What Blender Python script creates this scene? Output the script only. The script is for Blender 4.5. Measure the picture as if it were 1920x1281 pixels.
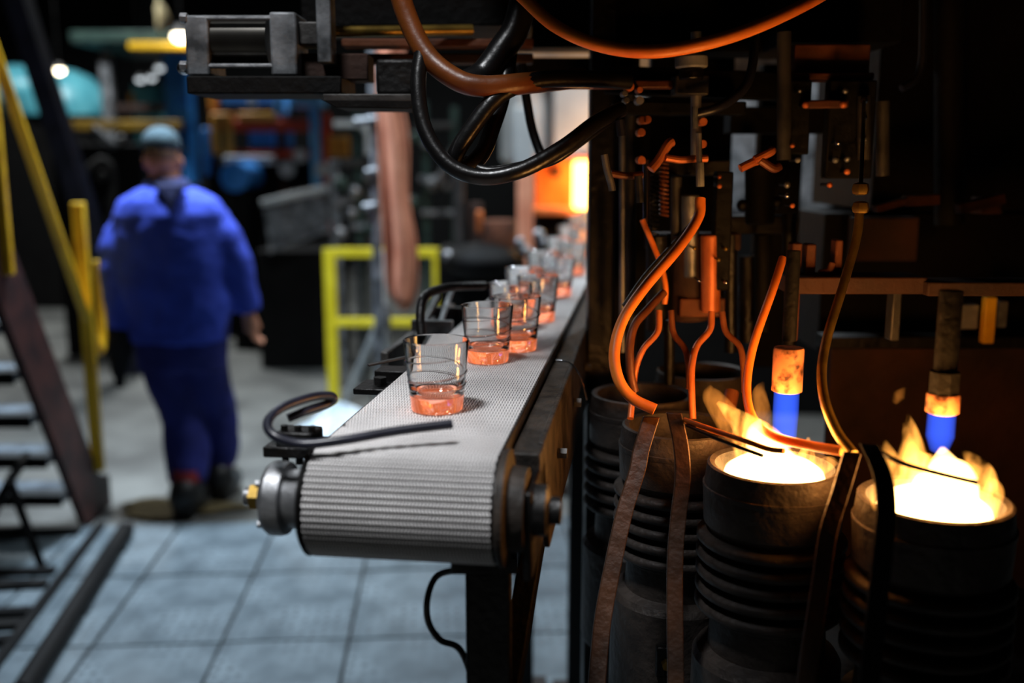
import bpy, math, random
from mathutils import Vector, Matrix
random.seed(7)
for o in list(bpy.data.objects): bpy.data.objects.remove(o)
scn = bpy.context.scene
COL = scn.collection
# ------------------------------------------------------------------ camera
H = 1.6; TILT = math.radians(10.2); F = 35/36*1920
cd = bpy.data.cameras.new('camera'); cam = bpy.data.objects.new('camera', cd); COL.objects.link(cam)
cd.lens = 35; cd.sensor_width = 36; cd.clip_start = 0.02; cd.clip_end = 100
cam.location = (0, 0, H); cam.rotation_euler = (math.pi/2 - TILT, 0, 0)
cd.dof.use_dof = True; cd.dof.focus_distance = 1.48; cd.dof.aperture_fstop = 1.6; cd.dof.aperture_blades = 0
scn.camera = cam
# ------------------------------------------------------------------ world, exposure
w = bpy.data.worlds.new('world'); scn.world = w; w.use_nodes = True
w.node_tree.nodes['Background'].inputs[0].default_value = (0.10, 0.16, 0.24, 1)
w.node_tree.nodes['Background'].inputs[1].default_value = 0.004
vs = scn.view_settings
vs.view_transform = 'Standard'; vs.look = 'None'; vs.exposure = 0.0; vs.gamma = 1.0; vs.use_curve_mapping = False
# hall lamps: (x, y, z, size, watts, colour); each gets a fixture further down
LAMPS = [(-0.75, 0.25, 4.2, 0.55, 47, (0.95, 0.97, 1.0), 92),
         (-1.55, 4.42, 4.2, 0.4, 74, (0.70, 0.84, 1.0), 85),
         (-0.85, 4.75, 4.6, 0.5, 30, (0.80, 0.92, 1.0), 120),
         (-3.8, 9.0, 5.2, 0.6, 200, (0.92, 0.97, 1.0), 150),
         (1.15, 4.7, 4.2, 0.5, 66, (0.86, 0.94, 1.0), 130),
         (-0.6, 10.6, 5.2, 0.6, 45, (0.9, 0.97, 1.0), 150)]
LAMPOBJ = []
for (x, y, z, s, p, c, sp_) in LAMPS:
    ld = bpy.data.lights.new('hall_lamp_light', 'AREA'); ld.shape = 'DISK'; ld.size = s; ld.energy = p; ld.color = c; ld.spread = math.radians(sp_)
    lo = bpy.data.objects.new('hall_lamp_light', ld); COL.objects.link(lo); lo.location = (x, y, z); LAMPOBJ.append(lo)

# ------------------------------------------------------------------ geometry helpers
CT, ST = math.cos(TILT), math.sin(TILT)
def ray(u, v):
    a = (u-960)/F; b = -(v-640.5)/F
    return Vector((a, b*ST + CT, b*CT - ST))
CAM = Vector((0, 0, H))
def PY(u, v, Y): r = ray(u, v); return CAM + r*(Y/r.y)
def PZ(u, v, Z): r = ray(u, v); return CAM + r*((Z-H)/r.z)
def PX(u, v, X): r = ray(u, v); return CAM + r*(X/r.x)
def PT(u, v, Y): return PY(u, v, Y)
def mpp(Y): return Y/F*1.0/CT          # metres per pixel near the optical axis at distance Y

def catmull(pts, n=8):
    pts = [Vector(p) for p in pts]
    if len(pts) < 3: return pts
    out = []
    P = [pts[0]*2-pts[1]] + pts + [pts[-1]*2-pts[-2]]
    for i in range(1, len(P)-2):
        p0, p1, p2, p3 = P[i-1:i+3]
        for k in range(n):
            t = k/n
            out.append(0.5*((2*p1)+(p2-p0)*t+(2*p0-5*p1+4*p2-p3)*t*t+(3*p1-p0-3*p2+p3)*t**3))
    out.append(pts[-1]); return out

class MB:
    def __init__(s): s.v = []; s.f = []
    def add(s, vs, fs):
        n = len(s.v); s.v += [Vector(p) for p in vs]; s.f += [tuple(i+n for i in q) for q in fs]; return s
    def hexa(s, p):                     # 8 corners: bottom loop 0-3, top loop 4-7
        return s.add(p, [(3,2,1,0),(4,5,6,7),(0,1,5,4),(1,2,6,5),(2,3,7,6),(3,0,4,7)])
    def box(s, lo, hi):
        x0,y0,z0 = lo; x1,y1,z1 = hi
        if x0 > x1: x0, x1 = x1, x0
        if y0 > y1: y0, y1 = y1, y0
        if z0 > z1: z0, z1 = z1, z0
        return s.hexa([(x0,y0,z0),(x1,y0,z0),(x1,y1,z0),(x0,y1,z0),(x0,y0,z1),(x1,y0,z1),(x1,y1,z1),(x0,y1,z1)])
    def obox(s, c, size, rot=(0,0,0)):
        m = Matrix.Rotation(rot[2],3,'Z') @ Matrix.Rotation(rot[1],3,'Y') @ Matrix.Rotation(rot[0],3,'X')
        hx,hy,hz = [q/2 for q in size]; c = Vector(c)
        return s.hexa([c+m@Vector(q) for q in [(-hx,-hy,-hz),(hx,-hy,-hz),(hx,hy,-hz),(-hx,hy,-hz),(-hx,-hy,hz),(hx,-hy,hz),(hx,hy,hz),(-hx,hy,hz)]])
    def px(s, u0, v0, u1, v1, Y, th):   # upright box whose front face covers that window at distance Y
        a = PY(u0, v0, Y); b = PY(u1, v1, Y); m = PY((u0+u1)/2, (v0+v1)/2, Y)
        hw = abs(u1-u0)/2*mpp_at(m)
        return s.box((m.x-hw, Y, min(a.z,b.z)), (m.x+hw, Y+th, max(a.z,b.z)))
    def bar(s, p0, p1, wd, ht, up=(0,0,1)):
        p0, p1 = Vector(p0), Vector(p1); d = (p1-p0).normalized(); up = Vector(up)
        if abs(d.dot(up)) > 0.98: up = Vector((0,1,0))
        a = d.cross(up).normalized()*wd/2; b = a.cross(d).normalized()*ht/2
        return s.hexa([p0-a-b,p0+a-b,p1+a-b,p1-a-b,p0-a+b,p0+a+b,p1+a+b,p1-a+b])
    def tube(s, pts, r, n=12, smooth=8, caps=True):
        k = len(pts); pp = catmull(pts, smooth) if smooth else [Vector(p) for p in pts]
        m = len(pp)
        if callable(r): rr = [r(i/(m-1)) for i in range(m)]
        elif isinstance(r, (list, tuple)):
            rr = []
            for i in range(m):
                t = i/(m-1)*(len(r)-1); j = min(int(t), len(r)-2); rr.append(r[j]*(1-(t-j))+r[j+1]*(t-j))
        else: rr = [r]*m
        t0 = (pp[1]-pp[0]).normalized(); a = t0.orthogonal().normalized(); V = []; last = t0
        for i in range(m):
            t = (pp[min(i+1,m-1)]-pp[max(i-1,0)]).normalized()
            a = (last.rotation_difference(t) @ a).normalized(); last = t; b = t.cross(a)
            for q in range(n):
                an = 2*math.pi*q/n; V.append(pp[i]+(a*math.cos(an)+b*math.sin(an))*rr[i])
        fs = [(i*n+q, i*n+(q+1)%n, (i+1)*n+(q+1)%n, (i+1)*n+q) for i in range(m-1) for q in range(n)]
        if caps: fs += [tuple(reversed(range(n))), tuple(range((m-1)*n, m*n))]
        return s.add(V, fs)
    def cyl(s, p0, p1, r0, r1=None, n=20): return s.tube([p0, p1], [r0, r0 if r1 is None else r1], n, 0)
    def lathe(s, prof, c=(0,0,0), n=32, axis=(0,0,1), close=False):
        c = Vector(c); q = Vector((0,0,1)).rotation_difference(Vector(axis)); m = len(prof); V = []
        for r, z in prof:
            for k in range(n):
                a = 2*math.pi*k/n; V.append(c + q@Vector((r*math.cos(a), r*math.sin(a), z)))
        fs = []
        for i in range(m if close else m-1):
            j = (i+1) % m
            for k in range(n): fs.append((i*n+k, i*n+(k+1)%n, j*n+(k+1)%n, j*n+k))
        if not close:
            if prof[0][0] > 1e-6: fs.append(tuple(reversed(range(n))))
            if prof[-1][0] > 1e-6: fs.append(tuple(range((m-1)*n, m*n)))
        return s.add(V, fs)
    def ell(s, c, r, n=14, m=9, rot=None):
        c = Vector(c); r = r if isinstance(r, (tuple, list)) else (r,r,r); V = []; fs = []
        for i in range(m+1):
            t = math.pi*i/m
            for k in range(n):
                a = 2*math.pi*k/n; p = Vector((r[0]*math.sin(t)*math.cos(a), r[1]*math.sin(t)*math.sin(a), -r[2]*math.cos(t)))
                V.append(c + (rot@p if rot else p))
        for i in range(m):
            for k in range(n): fs.append((i*n+k, i*n+(k+1)%n, (i+1)*n+(k+1)%n, (i+1)*n+k))
        return s.add(V, fs)
    def loft(s, rows, n=20):            # rows: (cx, cy, cz, rx, ry)
        V = [Vector((cx+rx*math.cos(2*math.pi*k/n), cy+ry*math.sin(2*math.pi*k/n), cz)) for (cx,cy,cz,rx,ry) in rows for k in range(n)]
        m = len(rows); up = rows[-1][2] > rows[0][2]
        fs = [((i*n+k, i*n+(k+1)%n, (i+1)*n+(k+1)%n, (i+1)*n+k) if up else (i*n+k, (i+1)*n+k, (i+1)*n+(k+1)%n, i*n+(k+1)%n)) for i in range(m-1) for k in range(n)]
        a, b = tuple(range(n)), tuple(range((m-1)*n, m*n))
        fs += [tuple(reversed(a)), b] if up else [a, tuple(reversed(b))]
        return s.add(V, fs)
    def prism(s, poly, off):            # poly: list of 3-D points, off: extrusion vector
        n = len(poly); P = [Vector(p) for p in poly]; off = Vector(off)
        return s.add(P+[p+off for p in P], [tuple(reversed(range(n))), tuple(range(n,2*n))]+[(i,(i+1)%n,n+(i+1)%n,n+i) for i in range(n)])
def mpp_at(p): return (p-CAM).dot(Vector((0, CT, -ST)))/F

ROOT = {}
def mesh_of(mb, name, off, smooth=35):
    me = bpy.data.meshes.new(name)
    me.from_pydata([tuple(v-off) for v in mb.v], [], mb.f); me.update()
    import bmesh
    bm = bmesh.new(); bm.from_mesh(me)
    bmesh.ops.dissolve_degenerate(bm, dist=1e-6, edges=bm.edges)
    bmesh.ops.recalc_face_normals(bm, faces=bm.faces); bm.to_mesh(me); bm.free()
    if smooth:
        me.polygons.foreach_set('use_smooth', [True]*len(me.polygons)); me.set_sharp_from_angle(angle=math.radians(smooth))
    return me
def bevel(o, wd, seg=2):
    m = o.modifiers.new('bevel', 'BEVEL'); m.width = wd; m.segments = seg; m.limit_method = 'ANGLE'; m.angle_limit = math.radians(40)
def thing(name, label, cat, loc, group=None, kind=None):
    o = bpy.data.objects.new(name, None); COL.objects.link(o); o.location = loc; o.empty_display_size = 0.05
    o['label'] = label; o['category'] = cat
    if group: o['group'] = group
    if kind: o['kind'] = kind
    ROOT[o] = Vector(loc); return o
def part(root, name, mb, mat, bev=0, smooth=35, label=None):
    off = ROOT[root]; o = bpy.data.objects.new(name, mesh_of(mb, name, off, smooth)); COL.objects.link(o)
    o.parent = root; o.data.materials.append(mat); ROOT[o] = off
    if bev: bevel(o, bev)
    if label: o['label'] = label
    return o
def solo(name, mb, mat, label, cat, group=None, bev=0, smooth=35, kind=None):   # a thing that is one mesh
    xs = [v.x for v in mb.v]; ys = [v.y for v in mb.v]; zs = [v.z for v in mb.v]
    off = Vector(((min(xs)+max(xs))/2, (min(ys)+max(ys))/2, min(zs)))
    o = bpy.data.objects.new(name, mesh_of(mb, name, off, smooth)); COL.objects.link(o); o.location = off
    o.data.materials.append(mat); ROOT[o] = off
    if label: o['label'] = label
    if cat: o['category'] = cat
    if group: o['group'] = group
    if kind: o['kind'] = kind
    if bev: bevel(o, bev)
    return o
def copy_part(src, parent, delta=(0,0,0)):
    c = src.copy(); COL.objects.link(c); c.parent = parent; c.location = Vector(src.location)+Vector(delta); ROOT[c] = ROOT[parent]; return c
def copy_tree(o, loc, label=None):
    c = o.copy(); COL.objects.link(c); c.location = loc; ROOT[c] = Vector(loc)
    if label: c['label'] = label
    for ch in [q for q in bpy.data.objects if q.parent == o]:
        d = ch.copy(); COL.objects.link(d); d.parent = c
        for g in [q for q in bpy.data.objects if q.parent == ch]:
            e = g.copy(); COL.objects.link(e); e.parent = d
    return c
# ------------------------------------------------------------------ materials
def lin(r, g, b):
    f = lambda c: (c/255/12.92) if c/255 <= 0.04045 else ((c/255+0.055)/1.055)**2.4
    return (f(r), f(g), f(b), 1)
def mat(name, c1, c2=None, rough=0.5, metal=0.0, scale=12, bump=0.0, bscale=60, spec=0.5, r2=None, coat=0, emis=None, es=0, detail=6, lo=0.35, hi=0.65):
    m = bpy.data.materials.new(name); m.use_nodes = True; nt = m.node_tree; N = nt.nodes; L = nt.links
    b = N['Principled BSDF']; c2 = c2 or c1
    tc = N.new('ShaderNodeTexCoord'); nz = N.new('ShaderNodeTexNoise'); nz.inputs['Scale'].default_value = scale; nz.inputs['Detail'].default_value = detail
    L.new(tc.outputs['Object'], nz.inputs['Vector'])
    rp = N.new('ShaderNodeValToRGB'); rp.color_ramp.elements[0].color = c1; rp.color_ramp.elements[1].color = c2
    rp.color_ramp.elements[0].position = lo; rp.color_ramp.elements[1].position = hi
    L.new(nz.outputs['Fac'], rp.inputs['Fac']); L.new(rp.outputs['Color'], b.inputs['Base Color'])
    b.inputs['Roughness'].default_value = rough; b.inputs['Metallic'].default_value = metal
    b.inputs['Specular IOR Level'].default_value = spec; b.inputs['Coat Weight'].default_value = coat
    if r2 is not None:
        mr = N.new('ShaderNodeMapRange'); mr.inputs['To Min'].default_value = rough; mr.inputs['To Max'].default_value = r2
        mr.inputs['From Min'].default_value = 0.3; mr.inputs['From Max'].default_value = 0.7
        L.new(nz.outputs['Fac'], mr.inputs['Value']); L.new(mr.outputs['Result'], b.inputs['Roughness'])
    if bump:
        n2 = N.new('ShaderNodeTexNoise'); n2.inputs['Scale'].default_value = bscale; n2.inputs['Detail'].default_value = 4
        L.new(tc.outputs['Object'], n2.inputs['Vector']); bp = N.new('ShaderNodeBump'); bp.inputs['Strength'].default_value = bump; bp.inputs['Distance'].default_value = 0.01
        L.new(n2.outputs['Fac'], bp.inputs['Height']); L.new(bp.outputs['Normal'], b.inputs['Normal'])
    if emis:
        b.inputs['Emission Color'].default_value = emis; b.inputs['Emission Strength'].default_value = es
    return m
def emat(name, c, s):
    m = bpy.data.materials.new(name); m.use_nodes = True; N = m.node_tree.nodes; N.clear()
    e = N.new('ShaderNodeEmission'); e.inputs[0].default_value = c; e.inputs[1].default_value = s
    o = N.new('ShaderNodeOutputMaterial'); m.node_tree.links.new(e.outputs[0], o.inputs[0]); return m
def vmat(name, c, s):                  # glowing gas: an emitting volume, no surface
    m = bpy.data.materials.new(name); m.use_nodes = True; N = m.node_tree.nodes; N.clear()
    e = N.new('ShaderNodeEmission'); e.inputs[0].default_value = c; e.inputs[1].default_value = s
    o = N.new('ShaderNodeOutputMaterial'); m.node_tree.links.new(e.outputs[0], o.inputs['Volume']); return m
M = {}
M['black'] = mat('oily_black_steel', lin(9,8,9), lin(20,18,17), 0.35, 0.3, 14, 0.25, 80, r2=0.6)
M['dull'] = mat('sooty_black_steel', lin(6,5,5), lin(12,11,10), 0.7, 0.0, 9, 0.3, 60, spec=0.18)
M['rubber'] = mat('black_rubber', lin(10,10,11), lin(20,19,19), 0.32, 0, 20, 0.08, 90)
M['darkrub'] = mat('dark_cable_rubber', lin(24,25,36), lin(40,41,54), 0.35, 0, 20)
M['steel'] = mat('worn_steel', lin(120,122,126), lin(165,166,168), 0.38, 0.85, 18, 0.12, 90, r2=0.55)
M['barrel'] = mat('dark_polished_barrel', lin(60,58,54), lin(84,82,78), 0.28, 0.9, 10)
M['grey'] = mat('grimy_grey_paint', lin(58,61,64), lin(150,153,157), 0.5, 0.2, 16, 0.15, 70)
M['darkgrey'] = mat('dark_grey_steel', lin(48,47,47), lin(78,76,74), 0.5, 0.4, 12, 0.2, 70)
M['chrome'] = mat('bright_chrome', lin(200,200,205), lin(230,230,235), 0.16, 1.0, 20)
M['brass'] = mat('tarnished_brass', lin(112,90,40), lin(160,130,60), 0.38, 0.8, 25)
M['copper'] = mat('heat_stained_copper', lin(190,100,50), lin(225,130,75), 0.42, 0.35, 20, 0.05, 60)
M['flametint'] = mat('orange_hose_flame_tint', lin(234,118,34), lin(244,138,50), 0.45, 0.0, 16, 0.05, 60)  # copper pipes and top hose; flame light is put into the orange
M['browncop'] = mat('brown_stained_copper', lin(96,50,26), lin(128,72,38), 0.45, 0.2, 20, 0.05, 60)
M['arm'] = mat('sooty_brown_steel', lin(48,30,18), lin(84,52,30), 0.5, 0.2, 12, 0.25, 60)
M['tintedrubber'] = mat('black_rubber_flame_tint', lin(88,44,13), lin(116,60,18), 0.4, 0.0, 14, 0.1, 60)  # black rubber with the orange flame light put into its colour
M['dirty'] = mat('greasy_dark_steel', lin(26,23,21), lin(58,50,44), 0.6, 0.1, 26, 0.4, 60, spec=0.3)
M['rust'] = mat('rusty_plate', lin(62,30,13), lin(112,58,24), 0.75, 0.0, 10, 0.35, 50)
M['rustdark'] = mat('dark_rusty_plate', lin(40,24,17), lin(66,38,25), 0.8, 0.1, 8, 0.35, 50)
M['pot'] = mat('scaled_cast_iron', lin(40,35,33), lin(70,62,57), 0.6, 0.3, 16, 0.4, 60)
M['yellow'] = mat('yellow_rail_paint', lin(205,150,14), lin(236,186,30), 0.45, 0, 8, 0.08, 60, lo=0.3, hi=0.5)
M['lemon'] = mat('lemon_rail_paint', lin(206,188,18), lin(228,212,46), 0.45, 0, 8, 0.08, 60)
M['stringer'] = mat('red_brown_paint', lin(44,24,23), lin(74,40,35), 0.6, 0, 10, 0.2, 60)
M['navy'] = mat('navy_beam_paint', lin(20,22,38), lin(36,38,58), 0.5, 0.1, 8, 0.1, 50)
M['tread'] = mat('grimy_tread_plate', lin(62,72,82), lin(112,124,134), 0.5, 0.4, 10, 0.5, 140)
M['blue'] = mat('blue_machine_paint', lin(40,116,200), lin(56,140,222), 0.45, 0, 6, 0.05)
M['paleblue'] = mat('pale_blue_paint', lin(90,165,225), lin(130,195,240), 0.45, 0, 6)
M['teal'] = mat('teal_machine_paint', lin(70,150,165), lin(98,178,190), 0.4, 0, 6, 0.05)
M['red'] = mat('red_orange_paint', lin(170,48,22), lin(205,72,32), 0.5, 0, 8, 0.05)
M['amber'] = mat('amber_paint', lin(200,130,40), lin(222,160,62), 0.5, 0, 8, 0.05)
M['salmon'] = mat('salmon_heat_cloth', lin(214,132,100), lin(240,164,130), 0.85, 0, 5, 0.3, 30)
M['white'] = mat('off_white_panel', lin(178,184,186), lin(206,210,210), 0.55, 0, 3, 0.06, 20)
M['cream'] = mat('cream_cloth', lin(200,180,130), lin(220,204,160), 0.9, 0, 10)
M['plastic'] = mat('clear_white_film', lin(205,222,232), lin(235,245,250), 0.25, 0, 5, 0.5, 16)
M['green'] = mat('dark_green_steel', lin(30,52,48), lin(54,76,68), 0.55, 0.2, 8, 0.1)
M['wall'] = mat('sooty_wall', lin(12,13,14), lin(22,24,25), 0.9, 0, 2, 0.2, 10)
M['ceil'] = mat('sooty_ceiling', lin(16,18,20), lin(28,30,32), 0.9, 0, 2)
M['concrete'] = mat('oily_concrete', lin(70,70,67), lin(112,112,107), 0.55, 0, 2.2, 0.25, 40, r2=0.8)
M['brownpatch'] = mat('brown_floor_patch', lin(74,64,38), lin(110,96,62), 0.95, 0, 20, 0.8, 90)
M['bed'] = mat('plate_joint_dirt', lin(26,28,30), lin(36,38,40), 0.9)
M['jacket'] = mat('royal_blue_workwear', lin(40,62,172), lin(54,78,196), 0.85, 0, 7, 0.35, 26)
M['trousers'] = mat('navy_blue_workwear', lin(15,23,96), lin(24,34,116), 0.85, 0, 7, 0.35, 26)
M['collar'] = mat('navy_collar_cloth', lin(16,22,62), lin(26,34,84), 0.85, 0, 9)
M['cap'] = mat('grey_blue_cap_cloth', lin(44,62,70), lin(62,82,90), 0.9, 0, 14, 0.3, 40)
M['skin'] = mat('skin', lin(176,118,92), lin(204,146,118), 0.55, 0, 20)
M['hair'] = mat('short_grey_hair', lin(96,72,58), lin(140,106,86), 0.8, 0, 60)
M['shoe'] = mat('black_work_leather', lin(7,7,7), lin(14,13,13), 0.5, 0, 20)
M['redtrim'] = mat('dark_red_trim', lin(110,20,24), lin(140,32,34), 0.7)
M['rag'] = mat('black_rag', lin(10,10,12), lin(20,20,24), 0.9, 0, 12, 0.4, 30)
def plate_mat():
    m = mat('worn_floor_plate', lin(74,85,91), lin(106,118,124), 0.48, 0.25, 5, 0.12, 60, r2=0.7)
    nt = m.node_tree; N = nt.nodes; L = nt.links; b = N['Principled BSDF']
    tc = [n for n in N if n.type == 'TEX_COORD'][0]
    mp = N.new('ShaderNodeMapping'); mp.inputs['Scale'].default_value = (26, 20, 1); L.new(tc.outputs['Object'], mp.inputs['Vector'])
    vo = N.new('ShaderNodeTexVoronoi'); vo.inputs['Scale'].default_value = 1; vo.inputs['Randomness'].default_value = 0.25; L.new(mp.outputs['Vector'], vo.inputs['Vector'])
    mr = N.new('ShaderNodeMapRange'); mr.inputs['From Min'].default_value = 0.16; mr.inputs['From Max'].default_value = 0.30; L.new(vo.outputs['Distance'], mr.inputs['Value'])
    n3 = N.new('ShaderNodeTexNoise'); n3.inputs['Scale'].default_value = 3.2; n3.inputs['Detail'].default_value = 3; L.new(tc.outputs['Object'], n3.inputs['Vector'])
    m3 = N.new('ShaderNodeMapRange'); m3.inputs['From Min'].default_value = 0.42; m3.inputs['From Max'].default_value = 0.6; L.new(n3.outputs['Fac'], m3.inputs['Value'])
    # worn pits in the anti-slip pattern: dirt sits in them
    mx = N.new('ShaderNodeMath'); mx.operation = 'MAXIMUM'; L.new(mr.outputs['Result'], mx.inputs[0])
    iv = N.new('ShaderNodeMath'); iv.operation = 'SUBTRACT'; iv.inputs[0].default_value = 1.0; L.new(m3.outputs['Result'], iv.inputs[1]); L.new(iv.outputs[0], mx.inputs[1])
    cm = N.new('ShaderNodeMix'); cm.data_type = 'RGBA'; cm.inputs['A'].default_value = lin(62,68,72)
    old = b.inputs['Base Color'].links[0].from_socket; L.new(mx.outputs[0], cm.inputs['Factor']); L.new(old, cm.inputs['B']); L.new(cm.outputs['Result'], b.inputs['Base Color'])
    bp = N.new('ShaderNodeBump'); bp.inputs['Strength'].default_value = 0.5; bp.inputs['Distance'].default_value = 0.004; L.new(mx.outputs[0], bp.inputs['Height']); L.new(bp.outputs['Normal'], b.inputs['Normal'])
    return m
M['plate'] = plate_mat()
def glass_mat(name, tint, emis=None, es=0, trans=1.0):
    m = bpy.data.materials.new(name); m.use_nodes = True; b = m.node_tree.nodes['Principled BSDF']
    b.inputs['Base Color'].default_value = tint; b.inputs['Transmission Weight'].default_value = trans; b.inputs['Roughness'].default_value = 0.015; b.inputs['IOR'].default_value = 1.48
    if emis:
        N = m.node_tree.nodes; L = m.node_tree.links
        b.inputs['Emission Color'].default_value = emis
        tc = N.new('ShaderNodeTexCoord'); nz = N.new('ShaderNodeTexNoise'); nz.inputs['Scale'].default_value = 40; L.new(tc.outputs['Object'], nz.inputs['Vector'])
        mr = N.new('ShaderNodeMapRange'); mr.inputs['To Min'].default_value = es*0.7; mr.inputs['To Max'].default_value = es*1.3; L.new(nz.outputs['Fac'], mr.inputs['Value']); L.new(mr.outputs['Result'], b.inputs['Emission Strength'])
    return m
M['glass'] = glass_mat('clear_glass', (0.97,0.98,0.98,1))
M['hotglass'] = glass_mat('hot_glass_base', (1.0,0.86,0.76,1))
_nt = M['hotglass'].node_tree; _e = _nt.nodes.new('ShaderNodeEmission'); _e.inputs[0].default_value = (1.0, 0.20, 0.055, 1); _e.inputs[1].default_value = 9.5      # the glass itself still glows
_nt.links.new(_e.outputs[0], [n for n in _nt.nodes if n.type == 'OUTPUT_MATERIAL'][0].inputs['Volume'])
M['wire'] = mat('belt_wire', lin(214,211,210), lin(238,235,234), 0.38, 0.35, 9, 0, r2=0.5)
M['beltback'] = mat('belt_underside', lin(14,14,15), lin(22,22,23), 0.6, 0.4, 30)
M['beltfar'] = mat('belt_mesh_far', lin(120,118,116), lin(160,158,155), 0.5, 0.4, 160)
def flame_mat(name, c, s):             # glowing gas with streaks
    m = vmat(name, c, s); nt = m.node_tree; N = nt.nodes; L = nt.links; e = [n for n in N if n.type == 'EMISSION'][0]
    tc = N.new('ShaderNodeTexCoord'); mp_ = N.new('ShaderNodeMapping'); mp_.inputs['Scale'].default_value = (1, 1, 0.45); L.new(tc.outputs['Object'], mp_.inputs['Vector'])
    nz = N.new('ShaderNodeTexNoise'); nz.inputs['Scale'].default_value = 55; nz.inputs['Detail'].default_value = 2; nz.inputs['Distortion'].default_value = 0.8; L.new(mp_.outputs['Vector'], nz.inputs['Vector'])
    mr = N.new('ShaderNodeMapRange'); mr.inputs['From Min'].default_value = 0.40; mr.inputs['From Max'].default_value = 0.62; mr.inputs['To Min'].default_value = 0.02*s; mr.inputs['To Max'].default_value = 1.7*s
    L.new(nz.outputs['Fac'], mr.inputs['Value']); L.new(mr.outputs['Result'], e.inputs[1]); return m
M['nozzle'] = mat('sooty_copper_nozzle', lin(80,48,34), lin(236,158,110), 0.5, 0.2, 45, 0.1, 60, detail=3, lo=0.36, hi=0.5)
M['dimyellow'] = mat('dim_yellow_paint', lin(100,76,10), lin(150,116,16), 0.6, 0, 5)  # yellow darkened so the lower gantry beam looks dimly lit
M['flame'] = flame_mat('yellow_flame', (1.0, 0.38, 0.06, 1), 70)
M['flamehot'] = vmat('white_hot_flame', (1.0, 0.55, 0.17, 1), 230)
M['flamedim'] = flame_mat('orange_flame', (1.0, 0.32, 0.045, 1), 16)
M['blueflame'] = vmat('blue_flame', (0.04, 0.12, 1.0, 1), 34)
M['fire'] = emat('furnace_fire', (1.0, 0.50, 0.11, 1), 11)
M['brick'] = mat('furnace_brick', lin(190,98,44), lin(214,128,66), 0.9, 0, 10, 0.3, 30)
M['lampon'] = emat('lamp_glow', (1.0, 0.86, 0.6, 1), 14)
M['lampcool'] = emat('cool_lamp_glow', (0.85, 0.94, 1.0, 1), 1.6)
# ================================================================== THE SETTING
def struct(name, mb, m, smooth=0):
    return solo(name, mb, m, None, None, kind='structure', smooth=smooth)
X0, X1, Y0, Y1, ZC = -7.5, 6.0, -3.0, 15.0, 6.6
floor = struct('floor', MB().box((X0,Y0,-0.1), (X1,Y1,0)), M['concrete']); floor['label'] = 'grey oily concrete factory floor with steel plates in front'
struct('wall_back', MB().box((X0,Y1,0), (X1,Y1+0.2,ZC)), M['wall'])['label'] = 'dark sooty back wall of the hall'
struct('wall_left', MB().box((X0-0.2,Y0,0), (X0,Y1,ZC)), M['wall'])['label'] = 'dark sooty left wall of the hall'
struct('wall_right', MB().box((X1,Y0,0), (X1+0.2,Y1,ZC)), M['wall'])['label'] = 'dark sooty right wall of the hall'
struct('wall_front', MB().box((X0,Y0-0.2,0), (X1,Y0,ZC)), M['wall'])['label'] = 'dark sooty wall behind the viewer'
struct('ceiling', MB().box((X0,Y0,ZC), (X1,Y1,ZC+0.2)), M['ceil'])['label'] = 'black sooty hall ceiling'
# floor plates, children of the floor (one mesh, shared)
PA = math.radians(3.7); CA, SA = math.cos(PA), math.sin(PA)
PW, PL = 0.424, 0.572
def plate_pt(i, j): a = i*PW; b = j*PL; return Vector((-0.973 + a*CA - b*SA, 3.105 + a*SA + b*CA, 0))
bed = MB(); bed.hexa([plate_pt(i,j)+Vector((0,0,z)) for z in (0.0005,0.004) for (i,j) in ((-5,-5),(7,-5),(7,2),(-5,2))])
part(floor, 'plate_bed', bed, M['bed'], smooth=0)
g = 0.0062
pm = mesh_of(MB().hexa([(x*(PW/2-g), y*(PL/2-g), z) for z in (0,0.011) for (x,y) in ((-1,-1),(1,-1),(1,1),(-1,1))]), 'floor_plate', Vector((0,0,0)), 0)
pm.materials.append(M['plate'])
for i in range(-4, 5):
    for j in range(-3, 2):
        o = bpy.data.objects.new('floor_plate', pm); COL.objects.link(o); o.parent = floor
        c = plate_pt(i+0.5, j+0.5) - ROOT[floor]; o.location = (c.x, c.y, 0.1+0.004+random.uniform(0,0.003)); o.rotation_euler = (random.uniform(-.002,.002), random.uniform(-.002,.002), PA)
# flat brown patch where the man walks
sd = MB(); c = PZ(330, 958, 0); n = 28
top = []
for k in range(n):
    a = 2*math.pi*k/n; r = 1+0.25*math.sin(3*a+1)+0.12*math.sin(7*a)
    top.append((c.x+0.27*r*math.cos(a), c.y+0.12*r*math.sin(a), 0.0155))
sd.prism(top, (0,0,0.004)); solo('floor_patch', sd, M['brownpatch'], 'brown patch spread on the floor under the walking man', 'sawdust')

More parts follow.
